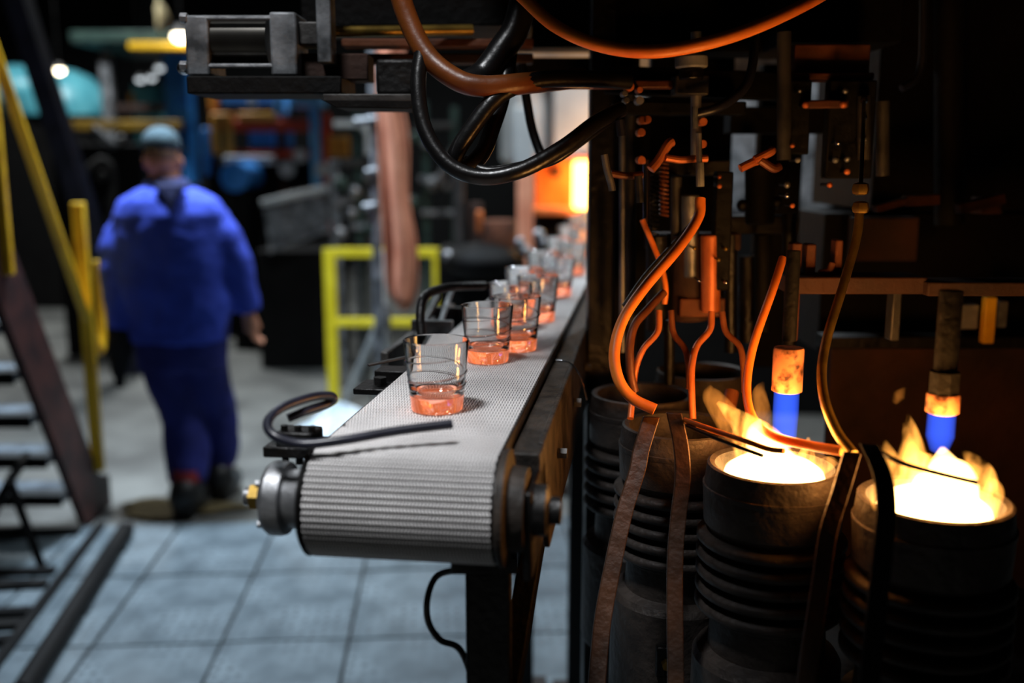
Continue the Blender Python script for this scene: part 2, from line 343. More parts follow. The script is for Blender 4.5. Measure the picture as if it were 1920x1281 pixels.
# ---- hall lamps (fixtures holding the area lights)
lamp_names = ['round high-bay lamp hanging above the conveyor end', 'round high-bay lamp hanging above the steel stairs', 'round high-bay lamp above the yellow guard rail', 'round high-bay lamp above the blue machine far left', 'round high-bay lamp above the pale furnace', 'round high-bay lamp far back in the hall']
for k, (x, y, z, s, p, cc, sp_) in enumerate(LAMPS):
    t = thing('high_bay_lamp', lamp_names[k], 'lamp', (x, y, z), 'high-bay hall lamps')
    part(t, 'reflector', MB().lathe([(s*0.58, 0.0), (s*0.5, 0.14), (s*0.2, 0.26), (s*0.18, 0.24), (s*0.48, 0.13), (s*0.56, 0.0)], (x,y,z), 28, close=True), M['darkgrey'])
    part(t, 'ballast', MB().lathe([(0.09,0.24),(0.1,0.3),(0.1,0.46),(0.05,0.5)], (x,y,z), 18), M['darkgrey'])
    part(t, 'suspension_rod', MB().cyl((x,y,z+0.48), (x,y,ZC-0.03), 0.012, n=8), M['black'])
    LAMPOBJ[k].parent = t; LAMPOBJ[k].location = (0, 0, 0.02); LAMPOBJ[k].name = 'lamp_light'

# ================================================================== CONVEYOR
YA = math.atan(0.135); D = Vector((math.sin(YA), math.cos(YA), 0)); A = Vector((math.cos(YA), -math.sin(YA), 0)); UZ = Vector((0,0,1))
ZB = 1.27; RR = 0.064; HW = 0.108
RC = Vector((-0.122, 1.115, ZB-RR))            # roller centre
def bp(along, across, z): return Vector((RC.x, RC.y, 0)) + D*along + A*across + UZ*z     # conveyor frame to world
conv = thing('conveyor', 'long conveyor with grey woven wire belt carrying the glasses', 'conveyor', (RC.x, RC.y, 0))
def cbox(a0, a1, c0, c1, z0, z1): return [bp(a,c,z) for z in (z0,z1) for (a,c) in ((a0,c0),(a0,c1),(a1,c1),(a1,c0))]
pitch = 0.0076
def path(s):                                    # s=0 at the roller's top; negative runs down the front
    if s >= 0: return D*s + UZ*RR, UZ
    th = math.pi/2 + s/RR                       # angle measured from the front
    n = -D*math.cos(th) + UZ*math.sin(th)
    return n*RR, n
wire = MB(); NS = 54; sp = 2*HW/NS
rows_front = int(RR*math.radians(196)/pitch)
LEN_NEAR, LEN_ALL = 1.9, 4.6
V = []; Fc = []
r = -rows_front; ri = 0
while r*pitch < LEN_NEAR:
    s0 = r*pitch; sl = 0.55*sp*(1 if r % 2 else -1)
    st = []
    for q, (fr, hgt) in enumerate(((0.08,-0.0006),(0.32,0.0015),(0.68,0.0015),(0.92,-0.0006))):
        p, n = path(s0+fr*pitch); st.append((p, n, hgt, (fr-0.5)*sl))
    for k in range(NS):
        c = -HW + (k+0.5)*sp; b = len(V)
        for (p, n, hgt, dx) in st:
            ctr = RC + p + A*(c+dx)
            V.append(ctr - A*sp*0.36 + n*(hgt-0.0014)); V.append(ctr - A*sp*0.14 + n*hgt); V.append(ctr + A*sp*0.14 + n*hgt); V.append(ctr + A*sp*0.36 + n*(hgt-0.0014))
        for i in range(3):
            for j in range(3):
                a = b+i*4+j; Fc.append((a, a+1, a+5, a+4))
    r += 1
wire.v = V; wire.f = Fc
wo = part(conv, 'belt_mesh', wire, M['wire'], smooth=60); wo['kind'] = 'stuff'
# cross rods and the belt's inner layer
back = MB(); pts = []
ss = [-RR*math.radians(200)+k*RR*math.radians(200)/26 for k in range(27)] + [0.4, 1.0, LEN_NEAR]
V = []
for s in ss:
    p, n = path(s)
    for hh in (-0.0012, -0.004): V += [RC+p+n*hh-A*HW, RC+p+n*hh+A*HW]
Fc = []
for i in range(len(ss)-1):
    a = i*4; b = a+4; Fc += [(a,a+1,b+1,b),(a+2,b+2,b+3,a+3),(a,b,b+2,a+2),(a+1,a+3,b+3,b+1)]
Fc += [(0,2,3,1),(len(V)-4,len(V)-3,len(V)-1,len(V)-2)]
back.v = V; back.f = Fc; part(conv, 'belt_core', back, M['beltback'])
part(conv, 'belt_far_run', MB().hexa(cbox(LEN_NEAR, LEN_ALL, -HW, HW, ZB-0.004, ZB)), M['beltfar'])
part(conv, 'belt_return_run', MB().hexa(cbox(0.0, LEN_ALL, -HW, HW, ZB-2*RR-0.003, ZB-2*RR)), M['beltback'])
part(conv, 'end_roller', MB().cyl(RC-A*0.112, RC+A*0.112, RR-0.005, n=40), M['darkgrey'])
part(conv, 'side_flange', MB().lathe([(0.0,0),(0.066,0),(0.069,0.003),(0.069,0.009),(0.05,0.012),(0.048,0.03),(0.0,0.03)], RC+A*0.111, 40, axis=A), M['dirty'])
fl = part(conv, 'side_flange', MB().lathe([(0.0,0),(0.064,0),(0.066,0.003),(0.062,0.006),(0.0,0.006)], RC-A*0.110, 40, axis=-A), M['black'])
part(conv, 'bearing_housing', MB().lathe([(0,0),(0.036,0),(0.038,0.004),(0.034,0.026),(0.043,0.028),(0.0445,0.034),(0.0445,0.046),(0.040,0.052),(0.026,0.055),(0.022,0.060),(0,0.060)], RC-A*0.117, 36, axis=-A), M['steel'])
for k in range(4):
    a = math.pi/4+k*math.pi/2; c = RC-A*0.169+(D*math.cos(a)+UZ*math.sin(a))*0.035
    part(conv, 'bolt', MB().cyl(c, c-A*0.006, 0.0045, n=6), M['steel'])
part(conv, 'shaft_end', MB().cyl(RC-A*0.17, RC-A*0.199, 0.011, n=20), M['steel'])
part(conv, 'shaft_nut', MB().cyl(RC-A*0.178, RC-A*0.191, 0.0165, n=6), M['brass'])
part(conv, 'side_rail', MB().hexa(cbox(0.06, LEN_ALL, 0.112, 0.150, 1.165, 1.255)), M['dirty'], 0.003)
part(conv, 'side_rail', MB().hexa(cbox(0.06, LEN_ALL, -0.135, -0.112, 1.165, 1.25)), M['darkgrey'], 0.003)
part(conv, 'edge_strip', MB().hexa(cbox(-0.005, LEN_ALL, 0.1085, 0.1125, 1.235, 1.272)), M['black'], 0.001)
sg = MB(); sg.hexa([bp(a,c,z) for (a,c,z) in ((0.10,0.150,1.12),(0.10,0.158,1.12),(1.3,0.158,1.12),(1.3,0.150,1.12),(0.10,0.142,1.258),(0.10,0.15,1.258),(1.3,0.15,1.258),(1.3,0.142,1.258))])
part(conv, 'side_guard', sg, M['dirty'], 0.002)
for s_ in (0.25, 0.55, 0.85, 1.15):
    c = bp(s_, 0.155, 1.2); part(conv, 'bolt', MB().cyl(c, c+A*0.012, 0.008, n=6), M['darkgrey'])
part(conv, 'roller_bracket', MB().hexa(cbox(-0.03, 0.12, 0.14, 0.15, 1.13, 1.235)), M['black'], 0.003)
part(conv, 'roller_bracket', MB().lathe([(0,0),(0.03,0),(0.03,0.014),(0.016,0.018),(0.016,0.03),(0,0.03)], RC+A*0.15, 20, axis=A), M['black'])
# legs
def leg(al, ac, top=1.13):
    c = bp(al, ac, 0); l = part(conv, 'leg', MB().box((c.x-0.028,c.y-0.028,0.012), (c.x+0.028,c.y+0.028,top)), M['black'], 0.004)
    part(l, 'foot_plate', MB().box((c.x-0.07,c.y-0.07,0.006), (c.x+0.07,c.y+0.07,0.02)), M['black'], 0.002)
    part(l, 'collar', MB().lathe([(0.030,0),(0.047,0),(0.05,0.006),(0.05,0.022),(0.044,0.03),(0.03,0.03)], (c.x,c.y,0.905), 28, close=True), M['darkgrey'])
    part(l, 'head_plate', MB().box((c.x-0.045,c.y-0.035,top-0.022), (c.x+0.036,c.y+0.035,top)), M['black'], 0.003)
    part(l, 'clamp_bolt', MB().cyl((c.x+0.028,c.y-0.01,0.955), (c.x+0.055,c.y-0.01,0.955), 0.006, n=8), M['darkgrey'])
leg(0.05, 0.088, 1.138)
for al in (1.7, 3.6):
    leg(al, -0.07, 1.138); leg(al, 0.09, 1.138)
part(conv, 'brace', MB().bar(bp(0.07,0.1,0.88), bp(0.30,0.13,1.14), 0.03, 0.022), M['dull'], 0.003)
# left hand equipment on the rail
part(conv, 'guide_frame', MB().hexa(cbox(0.62, 1.25, -0.20, -0.185, 1.17, 1.265)), M['darkgrey'], 0.003)
part(conv, 'guide_frame', MB().hexa(cbox(0.86, 0.875, -0.20, -0.115, 1.15, 1.285)), M['grey'], 0.002)
part(conv, 'guide_frame', MB().hexa(cbox(1.05, 1.065, -0.20, -0.115, 1.15, 1.285)), M['darkgrey'], 0.002)
part(conv, 'guide_frame', MB().hexa(cbox(0.62, 1.30, -0.20, -0.125, 1.165, 1.175)), M['black'], 0.002)
part(conv, 'guide_strut', MB().bar(bp(0.66,-0.19,1.18), bp(0.98,-0.17,1.32), 0.012, 0.012), M['darkgrey'], 0.001)
part(conv, 'guide_strut', MB().bar(bp(0.70,-0.15,1.18), bp(1.05,-0.15,1.33), 0.010, 0.010), M['grey'], 0.001)
part(conv, 'guard_hoop', MB().tube([PY(792,640,1.78),PY(788,590,1.80),PY(797,556,1.83),PY(830,541,1.87),PY(870,537,1.93),PY(908,536,1.98)], 0.0085, 14), M['black'])
part(conv, 'lever_plate', MB().hexa(cbox(0.40, 0.47, -0.185, -0.112, 1.238, 1.248)), M['black'], 0.002)
part(conv, 'lever_plate', MB().hexa(cbox(0.455, 0.50, -0.165, -0.112, 1.246, 1.266)), M['black'], 0.002)
part(conv, 'lever', MB().bar(PY(690,685,1.53), PY(770,668,1.56), 0.008, 0.004), M['darkgrey'], 0.001)
part(conv, 'bolt', MB().cyl(bp(0.435,-0.15,1.246), bp(0.435,-0.15,1.26), 0.011, n=6), M['black'])
# front bracket and curved guide rod
part(conv, 'rod_bracket', MB().hexa(cbox(0.06, 0.12, -0.20, -0.108, 1.236, 1.25)), M['black'], 0.002)
part(conv, 'rod_clamp', MB().hexa(cbox(0.065, 0.105, -0.185, -0.135, 1.248, 1.268)), M['black'], 0.003)
for dx in (-0.176, -0.158, -0.14):
    c = bp(0.075, dx, 1.225); part(conv, 'bolt', MB().cyl(c, c+UZ*0.05, 0.005, n=6), M['black'])
part(conv, 'guide_rod', MB().tube([PY(848,795,1.14),PY(745,808,1.125),PY(640,826,1.105),PY(565,833,1.10),PY(515,818,1.10),PY(502,792,1.12),PY(528,765,1.15),PY(580,746,1.19),PY(615,742,1.21),PY(626,748,1.215),PY(612,758,1.21),PY(570,772,1.18),PY(540,784,1.17)], 0.0056, 12), M['darkrub'])
# drooping cable at the leg
solo('power_cable', MB().tube([bp(0.03,0.055,1.115),PY(820,1080,1.16),PY(802,1120,1.15),PY(803,1165,1.15),PY(825,1200,1.15),PY(865,1222,1.155),bp(0.05,0.075,0.93)], 0.0042, 10), M['rubber'], 'black cable looping beside the conveyor leg', 'cable')
solo('thin_wire', MB().tube([bp(0.60,0.118,1.262),bp(0.58,0.145,1.262),bp(0.55,0.165,1.245),bp(0.53,0.178,1.21)], 0.0016, 8), M['chrome'], 'thin bright wire curling off the right edge of the belt', 'wire')

# ================================================================== GLASSES
def make_glass(loc, label):
    t = thing('drinking_glass', label, 'glass', loc, 'hot glasses riding on the conveyor belt')
    L = Vector(loc); rb, rt, h, bh = 0.0345, 0.0440, 0.0965, 0.0215
    def ro(z): return rb+(rt-rb)*z/h
    wl = 0.0026
    outer = [(ro(bh)+0.00, bh+0.0004), (ro(0.05), 0.05), (ro(h-0.002), h-0.002), (ro(h)-0.0004, h-0.0004), (ro(h)-0.0013, h)]
    inner = [(ro(h)-0.0023, h-0.0006), (ro(0.05)-wl, 0.05), (ro(bh)-wl-0.0006, bh+0.003), (ro(bh)-wl-0.004, bh+0.0006)]
    part(t, 'bowl', MB().lathe(outer+inner, L, 48, close=True), M['glass'], smooth=50)
    part(t, 'hot_base', MB().lathe([(0.0,0.002),(rb-0.007,0.0015),(rb-0.004,0.0),(rb-0.0012,0.0005),(rb,0.002),(ro(bh),bh),(ro(bh)-wl,bh+0.0003),(ro(bh)-0.012,bh-0.0015),(0.0,bh-0.003)], L, 48), M['hotglass'], smooth=50)
    for z0, z1, ph in ((0.056,0.076,0.4),(0.036,0.060,2.5),(0.030,0.05,4.6)):   # raised swirl lines
        pts = []
        for k in range(0, 33):
            a = ph+k/32*math.radians(300); z = z0+(z1-z0)*k/32; rr = ro(z)+0.0002; pts.append(L+Vector((rr*math.cos(a), rr*math.sin(a), z)))
        part(t, 'swirl_ridge', MB().tube(pts, lambda q: 0.0004+0.0012*math.sin(math.pi*q), 6, 1), M['glass'], smooth=60)
    return t
GL = [(-0.101,1.306),(-0.041,1.637),(0.008,1.742),(-0.003,1.935),(0.054,2.068),(0.028,2.215),(0.113,2.475),(0.082,2.63),(0.178,2.95),(0.148,3.12),(0.242,3.53),(0.212,3.72),(0.29,4.05),(0.28,4.35),(0.345,4.65),(0.385,5.0)]
gl_lab = ['hot glass nearest the viewer, alone in front on the belt', 'second hot glass from the front, on the left side of the belt', 'third hot glass from the front, right behind the second one', 'hot glass behind the second and third, its rim showing above them', 'fifth hot glass from the front, base glowing right of the third', 'sixth hot glass from the front, blurred and half hidden by the fifth', 'seventh hot glass from the front, alone at the right edge of the belt', 'eighth hot glass from the front, close behind the seventh']
nth = ['ninth','tenth','eleventh','twelfth','thirteenth','fourteenth','fifteenth','last']
gl_lab += [f'{q} hot glass along the belt, small and blurred near the furnace' for q in nth]
g0 = None
for k, (x, y) in enumerate(GL):
    loc = (x, y, ZB+0.0018)
    if g0 is None: g0 = make_glass(loc, gl_lab[0])
    else:
        gg = copy_tree(g0, loc, gl_lab[k]); gg.rotation_euler.z = random.uniform(0, 6.28)
# ================================================================== FORMING MACHINE (right)
ZT = 0.72
car = thing('carousel_table', 'black steel carousel table carrying the ribbed mould pots', 'table', (0.62, 1.6, 0))
tb = MB(); poly = []
for k in range(40):
    a = 2*math.pi*k/40; poly.append((0.66+0.52*math.cos(a), 1.56+0.66*math.sin(a), ZT-0.05))
tb.prism(poly, (0,0,0.05)); part(car, 'table_top', tb, M['dull'])
part(car, 'pedestal', MB().lathe([(0.3,0),(0.3,0.05),(0.16,0.09),(0.14,0.6),(0.22,ZT-0.05)], (0.66,1.56,0), 32), M['black'])
ZR = 1.19                                        # pot rims
def pot_at(u, v): p = PZ(u, v, ZR); return (p.x, p.y, ZT)
def make_pot(loc, label, sc=1.0):
    t = thing('mould_pot', label, 'mould', loc, 'ribbed mould pots on the carousel')
    x, y, z = loc; h = ZR-ZT; c = (x, y, z)
    part(t, 'body', MB().lathe([(0,0),(0.104,0),(0.106,0.012),(0.104,0.185),(0.098,0.195),(0.082,0.20),(0.08,0.245),(0.086,0.25),(0.086,0.375),(0.094,0.385),(0.096,0.43),(0.0925,h-0.012),(0.0915,h-0.002),(0.088,h),(0.081,h-0.003),(0.076,h-0.05),(0.0,h-0.062)], c, 44), M['pot'], smooth=28)
    f0 = None
    for k in range(5):
        zz = 0.258+k*0.0245
        if f0 is None: f0 = part(t, 'cooling_fin', MB().lathe([(0.084,0),(0.099,0.001),(0.103,0.005),(0.103,0.010),(0.099,0.0145),(0.084,0.0155)], (x,y,z+zz), 44, close=True), M['pot'], smooth=50)
        else: copy_part(f0, t, (0,0,k*0.0245))
    part(t, 'rim_ring', MB().lathe([(0.092,h-0.040),(0.0965,h-0.038),(0.097,h-0.031),(0.092,h-0.029)], c, 44, close=True), M['pot'])
    part(t, 'clamp_lug', MB().obox((x-0.03,y-0.107,z+0.12), (0.03,0.016,0.05)), M['black'], 0.003)
    part(t, 'clamp_bolt', MB().cyl((x-0.03,y-0.114,z+0.12), (x-0.03,y-0.126,z+0.12), 0.008, n=6), M['brass'])
    return t
POTS = [((1452,868),'ribbed iron mould pot with a low fire, left of the nearest pot'), ((1752,932),'nearest ribbed iron mould pot, full of bright fire at the right'),
        ((1275,795),'unlit ribbed mould pot left of the low fire'), ((1204,736),'unlit ribbed mould pot closest to the conveyor'), ((1318,694),'farthest unlit mould pot, behind the copper branch pipes')]
p0 = None; PL_ = []
for (uv, lab) in POTS:
    loc = pot_at(*uv); PL_.append(Vector(loc))
    if p0 is None: p0 = make_pot(loc, lab)
    else: copy_tree(p0, loc, lab)
# ---- fire in two pots
def tongue(mb, pts, r, n=12): mb.tube(pts, r, n, 6)
def fire(name, label, c, tongues, glow, lz, lx=0, ly=0, energy=6, pool=0.07):
    t = thing(name, label, 'fire', (c.x, c.y, ZR-0.045), 'fires burning in the mould pots')
    pl = MB(); pl.lathe([(0,0),(pool,0.0),(pool*1.03,0.018),(pool*0.95,0.036),(pool*0.7,0.048),(pool*0.3,0.052),(0,0.052)], (c.x, c.y, ZR-0.045), 28)
    part(t, 'fire_bed', pl, M['flamehot'], smooth=60)
    for (pts, rr, mk) in tongues:
        mb = MB(); tongue(mb, [c+Vector(p)+Vector((0,0,ZR-ZT)) for p in pts], rr); part(t, 'flame_tongue', mb, M[mk], smooth=60)
    ld = bpy.data.lights.new('fire_light', 'POINT'); ld.energy = energy; ld.color = (1.0, 0.40, 0.09); ld.shadow_soft_size = 0.045
    lo = bpy.data.objects.new('fire_light', ld); COL.objects.link(lo); lo.parent = t; lo.location = (lx, ly, 0.045+lz)
    return t
cA, cB = PL_[0], PL_[1]
fire('pot_fire', 'low yellow fire leaning left out of the left mould pot', cA, [
    ([(0.01,-0.02,-0.02),(-0.02,-0.02,0.03),(-0.05,-0.02,0.06),(-0.085,-0.015,0.09)], [0.035,0.030,0.018,0.003], 'flame'),
    ([(-0.03,-0.03,-0.01),(-0.05,-0.03,0.03),(-0.055,-0.03,0.06),(-0.042,-0.03,0.085)], [0.022,0.018,0.010,0.002], 'flame'),
    ([(0.0,-0.03,0.0),(-0.02,-0.03,0.02),(-0.035,-0.03,0.05),(-0.03,-0.028,0.07)], [0.03,0.026,0.014,0.002], 'flamehot'),
    ([(-0.04,0.0,0.02),(-0.065,0.0,0.06),(-0.09,0.0,0.095),(-0.095,0.0,0.11)], [0.014,0.02,0.014,0.003], 'flamedim'),
    ([(-0.01,0.0,0.04),(-0.02,0.0,0.07),(-0.025,0.0,0.10),(-0.02,0.0,0.115)], [0.01,0.014,0.010,0.002], 'flamedim'),
    ([(0.03,-0.03,0.0),(0.035,-0.03,0.02),(0.036,-0.03,0.045)], [0.018,0.012,0.002], 'flame'),
    ([(0.05,-0.02,-0.005),(0.07,-0.02,0.006),(0.082,-0.02,0.008)], [0.012,0.010,0.003], 'flame')], 0, 0.05, -0.01, -0.02, 3.6)
fire('pot_fire', 'large bright yellow fire filling the nearest mould pot', cB, [
    ([(-0.01,-0.02,-0.02),(-0.02,-0.02,0.03),(-0.04,-0.02,0.06),(-0.052,-0.02,0.10)], [0.042,0.032,0.012,0.002], 'flame'),
    ([(0.0,-0.02,-0.01),(0.005,-0.02,0.03),(0.0,-0.02,0.05),(-0.004,-0.02,0.07)], [0.045,0.036,0.018,0.003], 'flamehot'),
    ([(0.03,-0.02,-0.01),(0.04,-0.02,0.03),(0.035,-0.02,0.05),(0.022,-0.02,0.065)], [0.035,0.026,0.012,0.002], 'flame'),
    ([(0.05,-0.02,-0.01),(0.062,-0.02,0.015),(0.062,-0.02,0.03)], [0.02,0.014,0.003], 'flame'),
    ([(-0.03,-0.01,0.0),(-0.05,-0.01,0.03),(-0.065,-0.01,0.06),(-0.07,-0.01,0.075)], [0.022,0.016,0.008,0.002], 'flame'),
    ([(-0.02,0.0,0.0),(-0.03,0.0,0.04),(-0.034,0.0,0.08),(-0.04,0.0,0.105)], [0.03,0.022,0.010,0.002], 'flame'),
    ([(-0.05,0.02,0.115),(-0.045,0.02,0.125),(-0.038,0.02,0.135)], [0.003,0.008,0.001], 'flamedim'),
    ([(-0.075,-0.03,0.0),(-0.082,-0.035,0.02),(-0.08,-0.035,0.04)], [0.014,0.012,0.003], 'flame')], 0, 0.06, 0.0, -0.02, 4.2)
# ---- burners with blue flames
def burner(label, u, vt, v0, v1, vf, Y, w0, w1, shade, nut=True):
    base = PY(u, v1, Y); k = mpp_at(base); z = lambda v: PY(u, v, Y).z
    t = thing('gas_burner', label, 'burner', (base.x, Y, base.z), 'gas burners above the mould pots')
    part(t, 'feed_pipe', MB().cyl((base.x,Y,z(vt)), (base.x,Y,z(v0)+0.01), w0*k), M[shade])
    if nut: part(t, 'nozzle_nut', MB().cyl((base.x,Y,z(v0)+0.028), (base.x,Y,z(v0)-0.002), w1*k*0.93, n=8), M['dull'])
    part(t, 'copper_nozzle', MB().lathe([(w1*k*0.8,0),(w1*k,0.002),(w1*k*1.0,z(v0)-z(v1)-0.003),(w1*k*0.95,z(v0)-z(v1)),(0,z(v0)-z(v1)),(0,0.02),(w1*k*0.78,0.02)], (base.x,Y,z(v1)), 28), M['nozzle'])
    part(t, 'blue_flame', MB().lathe([(0,0.004),(w1*k*0.84,0.003),(w1*k*0.86,-0.03),(w1*k*0.80,z(vf)-z(v1)+0.015),(w1*k*0.55,z(vf)-z(v1)),(0,z(vf)-z(v1)-0.006)], (base.x,Y,z(v1)), 24), M['blueflame'], smooth=60)
    return t
burner('copper tipped gas burner with blue flame over the low fire', 1475, 470, 652, 735, 838, 1.35, 13, 28, 'dull', False)
burner('darker gas burner with short copper tip over the bright fire', 1766, 545, 738, 775, 845, 1.21, 21, 30, 'dull')
# ---- machine frame
mc = thing('forming_machine', 'black oily glass forming machine frame towering over the mould pots', 'machine', (0.75, 2.3, 0))
def mpart(name, mb, m, bev=0.003): return part(mc, name, mb, M[m], bev)
def mpx(name, u0, v0, u1, v1, Y, th, m='black', bev=0.003): return mpart(name, MB().px(u0,v0,u1,v1,Y,th), m, bev)
cx = PY(1127, 500, 2.02).x
mpart('main_column', MB().box((cx-0.025,2.02,0), (cx+0.025,2.09,2.5)), 'black')
mpart('main_column', MB().box((cx+0.035,2.12,0), (cx+0.075,2.18,2.5)), 'dull')
for X_ in (1.05, 1.55): mpart('rear_column', MB().box((X_,2.55,0), (X_+0.14,2.72,2.9)), 'dull')
mpart('top_beam', MB().box((-0.42,2.25,2.20), (1.9,2.45,2.52)), 'dull')
mpart('top_beam', MB().box((0.10,1.95,2.16), (1.7,2.2,2.42)), 'dull')
mpart('top_housing', MB().box((0.52,1.75,1.98), (1.8,2.5,2.9)), 'dull')
mpart('added_shade_slab', MB().box((-0.11,0.15,2.12), (1.95,2.2,2.2)), 'dull')  # unseen slab added to keep lamp light off the pots
mpx('side_housing', 1650, -160, 2100, 395, 2.25, 0.45, 'dull')
mpx('side_housing', 1480, -200, 1700, 80, 1.9, 0.3, 'dull')
mpx('lower_housing', 1540, 400, 1960, 660, 2.3, 0.3, 'dull')
mpx('mid_plate', 1150, 180, 1215, 660, 2.2, 0.05, 'dull')
mpx('back_plate', 1420, 120, 1500, 690, 2.32, 0.05, 'dull')
mpx('back_plate', 1215, 90, 1370, 600, 2.4, 0.04, 'dull')
mpart('splash_guard', MB().px(1545,650,2050,1150,2.05,0.02), 'rustdark', 0.004)
mpx('guard_edge', 1545, 632, 2050, 655, 2.03, 0.06, 'black')
mpx('top_box', 1150, -200, 1490, 98, 2.08, 0.12, 'dull'); mpx('cross_beam', 930, 108, 1200, 150, 2.12, 0.08, 'dull'); mpx('cross_beam', 960, -120, 1180, 90, 2.3, 0.1, 'dull')
mpx('rusty_box', 1490, 82, 1632, 140, 1.78, 0.12, 'rust')
mpx('rusty_lip', 1488, 136, 1640, 150, 1.75, 0.06, 'rust')
mpx('rusty_panel', 1604, 408, 1722, 490, 2.1, 0.05, 'rustdark')
mpx('burner_beam', 1480, 520, 1740, 552, 1.62, 0.08, 'rustdark')
mpx('burner_beam', 1740, 530, 2050, 556, 1.60, 0.08, 'rustdark')
mpx('beam_post', 1482, 456, 1501, 640, 1.66, 0.03, 'rust'); mpx('beam_post', 1512, 458, 1530, 530, 1.66, 0.03, 'rust'); mpx('beam_post', 1566, 450, 1580, 528, 1.66, 0.03, 'rust')
mpart('beam_gusset', MB().tube([PY(1535,512,1.65),PY(1553,508,1.65),PY(1562,492,1.65)], 0.006, 8), 'rust')
mpart('lever_arm', MB().bar(PY(1640,392,1.9), PY(1700,376,1.9), 0.03, 0.014), 'rust'); mpart('lever_arm', MB().bar(PY(1695,377,1.9), PY(1758,374,1.9), 0.03, 0.02), 'rust')
mpart('lever_arm', MB().bar(PY(1795,392,1.95), PY(1880,372,1.95), 0.03, 0.02), 'rust')
mpx('lever_block', 1840, 370, 1880, 402, 1.97, 0.05, 'rust')
mpx('yellow_marker_post', 1846, 558, 1868, 645, 1.98, 0.02, 'yellow')
mpx('bracket', 1795, 572, 1835, 618, 2.0, 0.03, 'grey'); mpx('bracket', 1872, 565, 1890, 615, 2.0, 0.03, 'grey')
mpx('hanger', 1672, 548, 1690, 640, 1.66, 0.03, 'darkgrey')
mpx('cross_bar', 1365, 405, 1500, 440, 2.0, 0.06, 'black'); mpx('cross_bar', 1370, 200, 1640, 250, 2.1, 0.07, 'dull')
mpart('black_canister', MB().cyl(PY(1424,420,1.95), PY(1424,312,1.95), 0.028, n=24), 'dull')
mpart('black_canister', MB().ell(PY(1424,315,1.95), (0.028,0.028,0.02)), 'dull')
mpart('valve_knob', MB().ell(PY(1392,385,1.94), 0.012), 'black'); mpart('valve_knob', MB().ell(PY(1457,380,1.94), 0.012), 'black')
# plunger group
mpart('plunger_cylinder', MB().cyl(PY(1332,585,1.75), PY(1332,440,1.75), 0.017, n=24), 'copper')
mpart('plunger_cylinder', MB().cyl(PY(1294,520,1.78), PY(1294,365,1.78), 0.016, n=24), 'steel')
mpart('plunger_cylinder', MB().cyl(PY(1268,470,1.80), PY(1268,330,1.80), 0.010, n=20), 'darkgrey')
mpart('plunger_sleeve', MB().cyl(PY(1294,600,1.8), PY(1294,440,1.8), 0.034, n=28), 'rustdark')
mpart('plunger_sleeve', MB().cyl(PY(1232,620,1.82), PY(1232,440,1.82), 0.02, n=24), 'black')
mpx('plunger_crosshead', 1215, 438, 1390, 470, 1.84, 0.06, 'rustdark'); mpx('plunger_crosshead', 1210, 300, 1370, 330, 1.86, 0.06, 'black')
mpx('plunger_foot', 1275, 560, 1360, 595, 1.76, 0.06, 'rust')
def spring(u, v0, v1, Y, R, turns, r, m):
    a, b = PY(u,v0,Y), PY(u,v1,Y); pts = []
    n = turns*10
    for k in range(n+1):
        t = k/n; c = a.lerp(b, t); an = t*turns*2*math.pi; pts.append(c+Vector((R*math.cos(an), R*math.sin(an), 0)))
    mpart('coil_spring', MB().tube(pts, r, 6, 1), m, 0)
spring(1245, 300, 405, 1.76, 0.007, 13, 0.0022, 'browncop'); spring(1347, 340, 430, 1.76, 0.007, 11, 0.0022, 'browncop'); spring(1226, 320, 440, 1.8, 0.008, 13, 0.0018, 'black')
for (u, v0, v1, Y, r, m) in ((1182,130,700,1.95,0.010,'darkgrey'),(1167,250,660,1.9,0.006,'steel'),(1212,300,420,1.7,0.006,'chrome'),(1305,60,300,1.72,0.009,'steel'),(1470,60,300,1.72,0.012,'darkgrey'),(1480,400,690,1.9,0.013,'black'),(1620,180,300,1.72,0.011,'darkgrey'),(1655,190,330,1.8,0.012,'darkgrey'),(1370,440,660,1.85,0.012,'black'),(1255,600,720,1.8,0.01,'black'),(1780,0,420,2.1,0.03,'dull'),(1402,480,640,2.0,0.02,'black'),(1430,440,620,1.9,0.016,'dull')):
    mpart('guide_rod', MB().cyl(PY(u,v0,Y), PY(u,v1,Y), r, n=14), m, 0)
mpart('air_knob', MB().cyl(PY(1296,128,1.7), PY(1296,104,1.7), 0.027, n=28), 'grey'); mpart('air_knob_neck', MB().cyl(PY(1296,150,1.7), PY(1296,128,1.7), 0.02, n=24), 'black')
mpx('air_block', 1266, 140, 1330, 178, 1.70, 0.05, 'darkgrey')
mpx('manifold_bar', 1060, 150, 1265, 166, 1.72, 0.03, 'browncop')
mpx('support_arm', 1150, 190, 1400, 215, 1.82, 0.05, 'dull')
mpart('support_arm', MB().bar(PY(1135,150,1.95), PY(1500,165,1.9), 0.05, 0.05), 'dull')
for (u, v, r, m) in ((1103,141,9,'steel'),(1130,145,12,'darkgrey'),(1165,148,10,'grey'),(1113,158,6,'copper'),(1181,162,9,'copper'),(1200,168,6,'copper'),(1205,225,8,'copper'),(1214,224,8,'copper'),(1203,248,8,'copper'),(1172,175,6,'steel'),(1175,188,6,'steel'),(1200,188,8,'grey'),(1319,228,8,'copper'),(1318,270,8,'copper'),(1203,300,8,'copper')):
    p = PY(u, v, 1.69); k = mpp_at(p); mpart('bolt_head', MB().cyl(p, p+Vector((0,0.035,0)), r*k, n=10), m, 0.001)
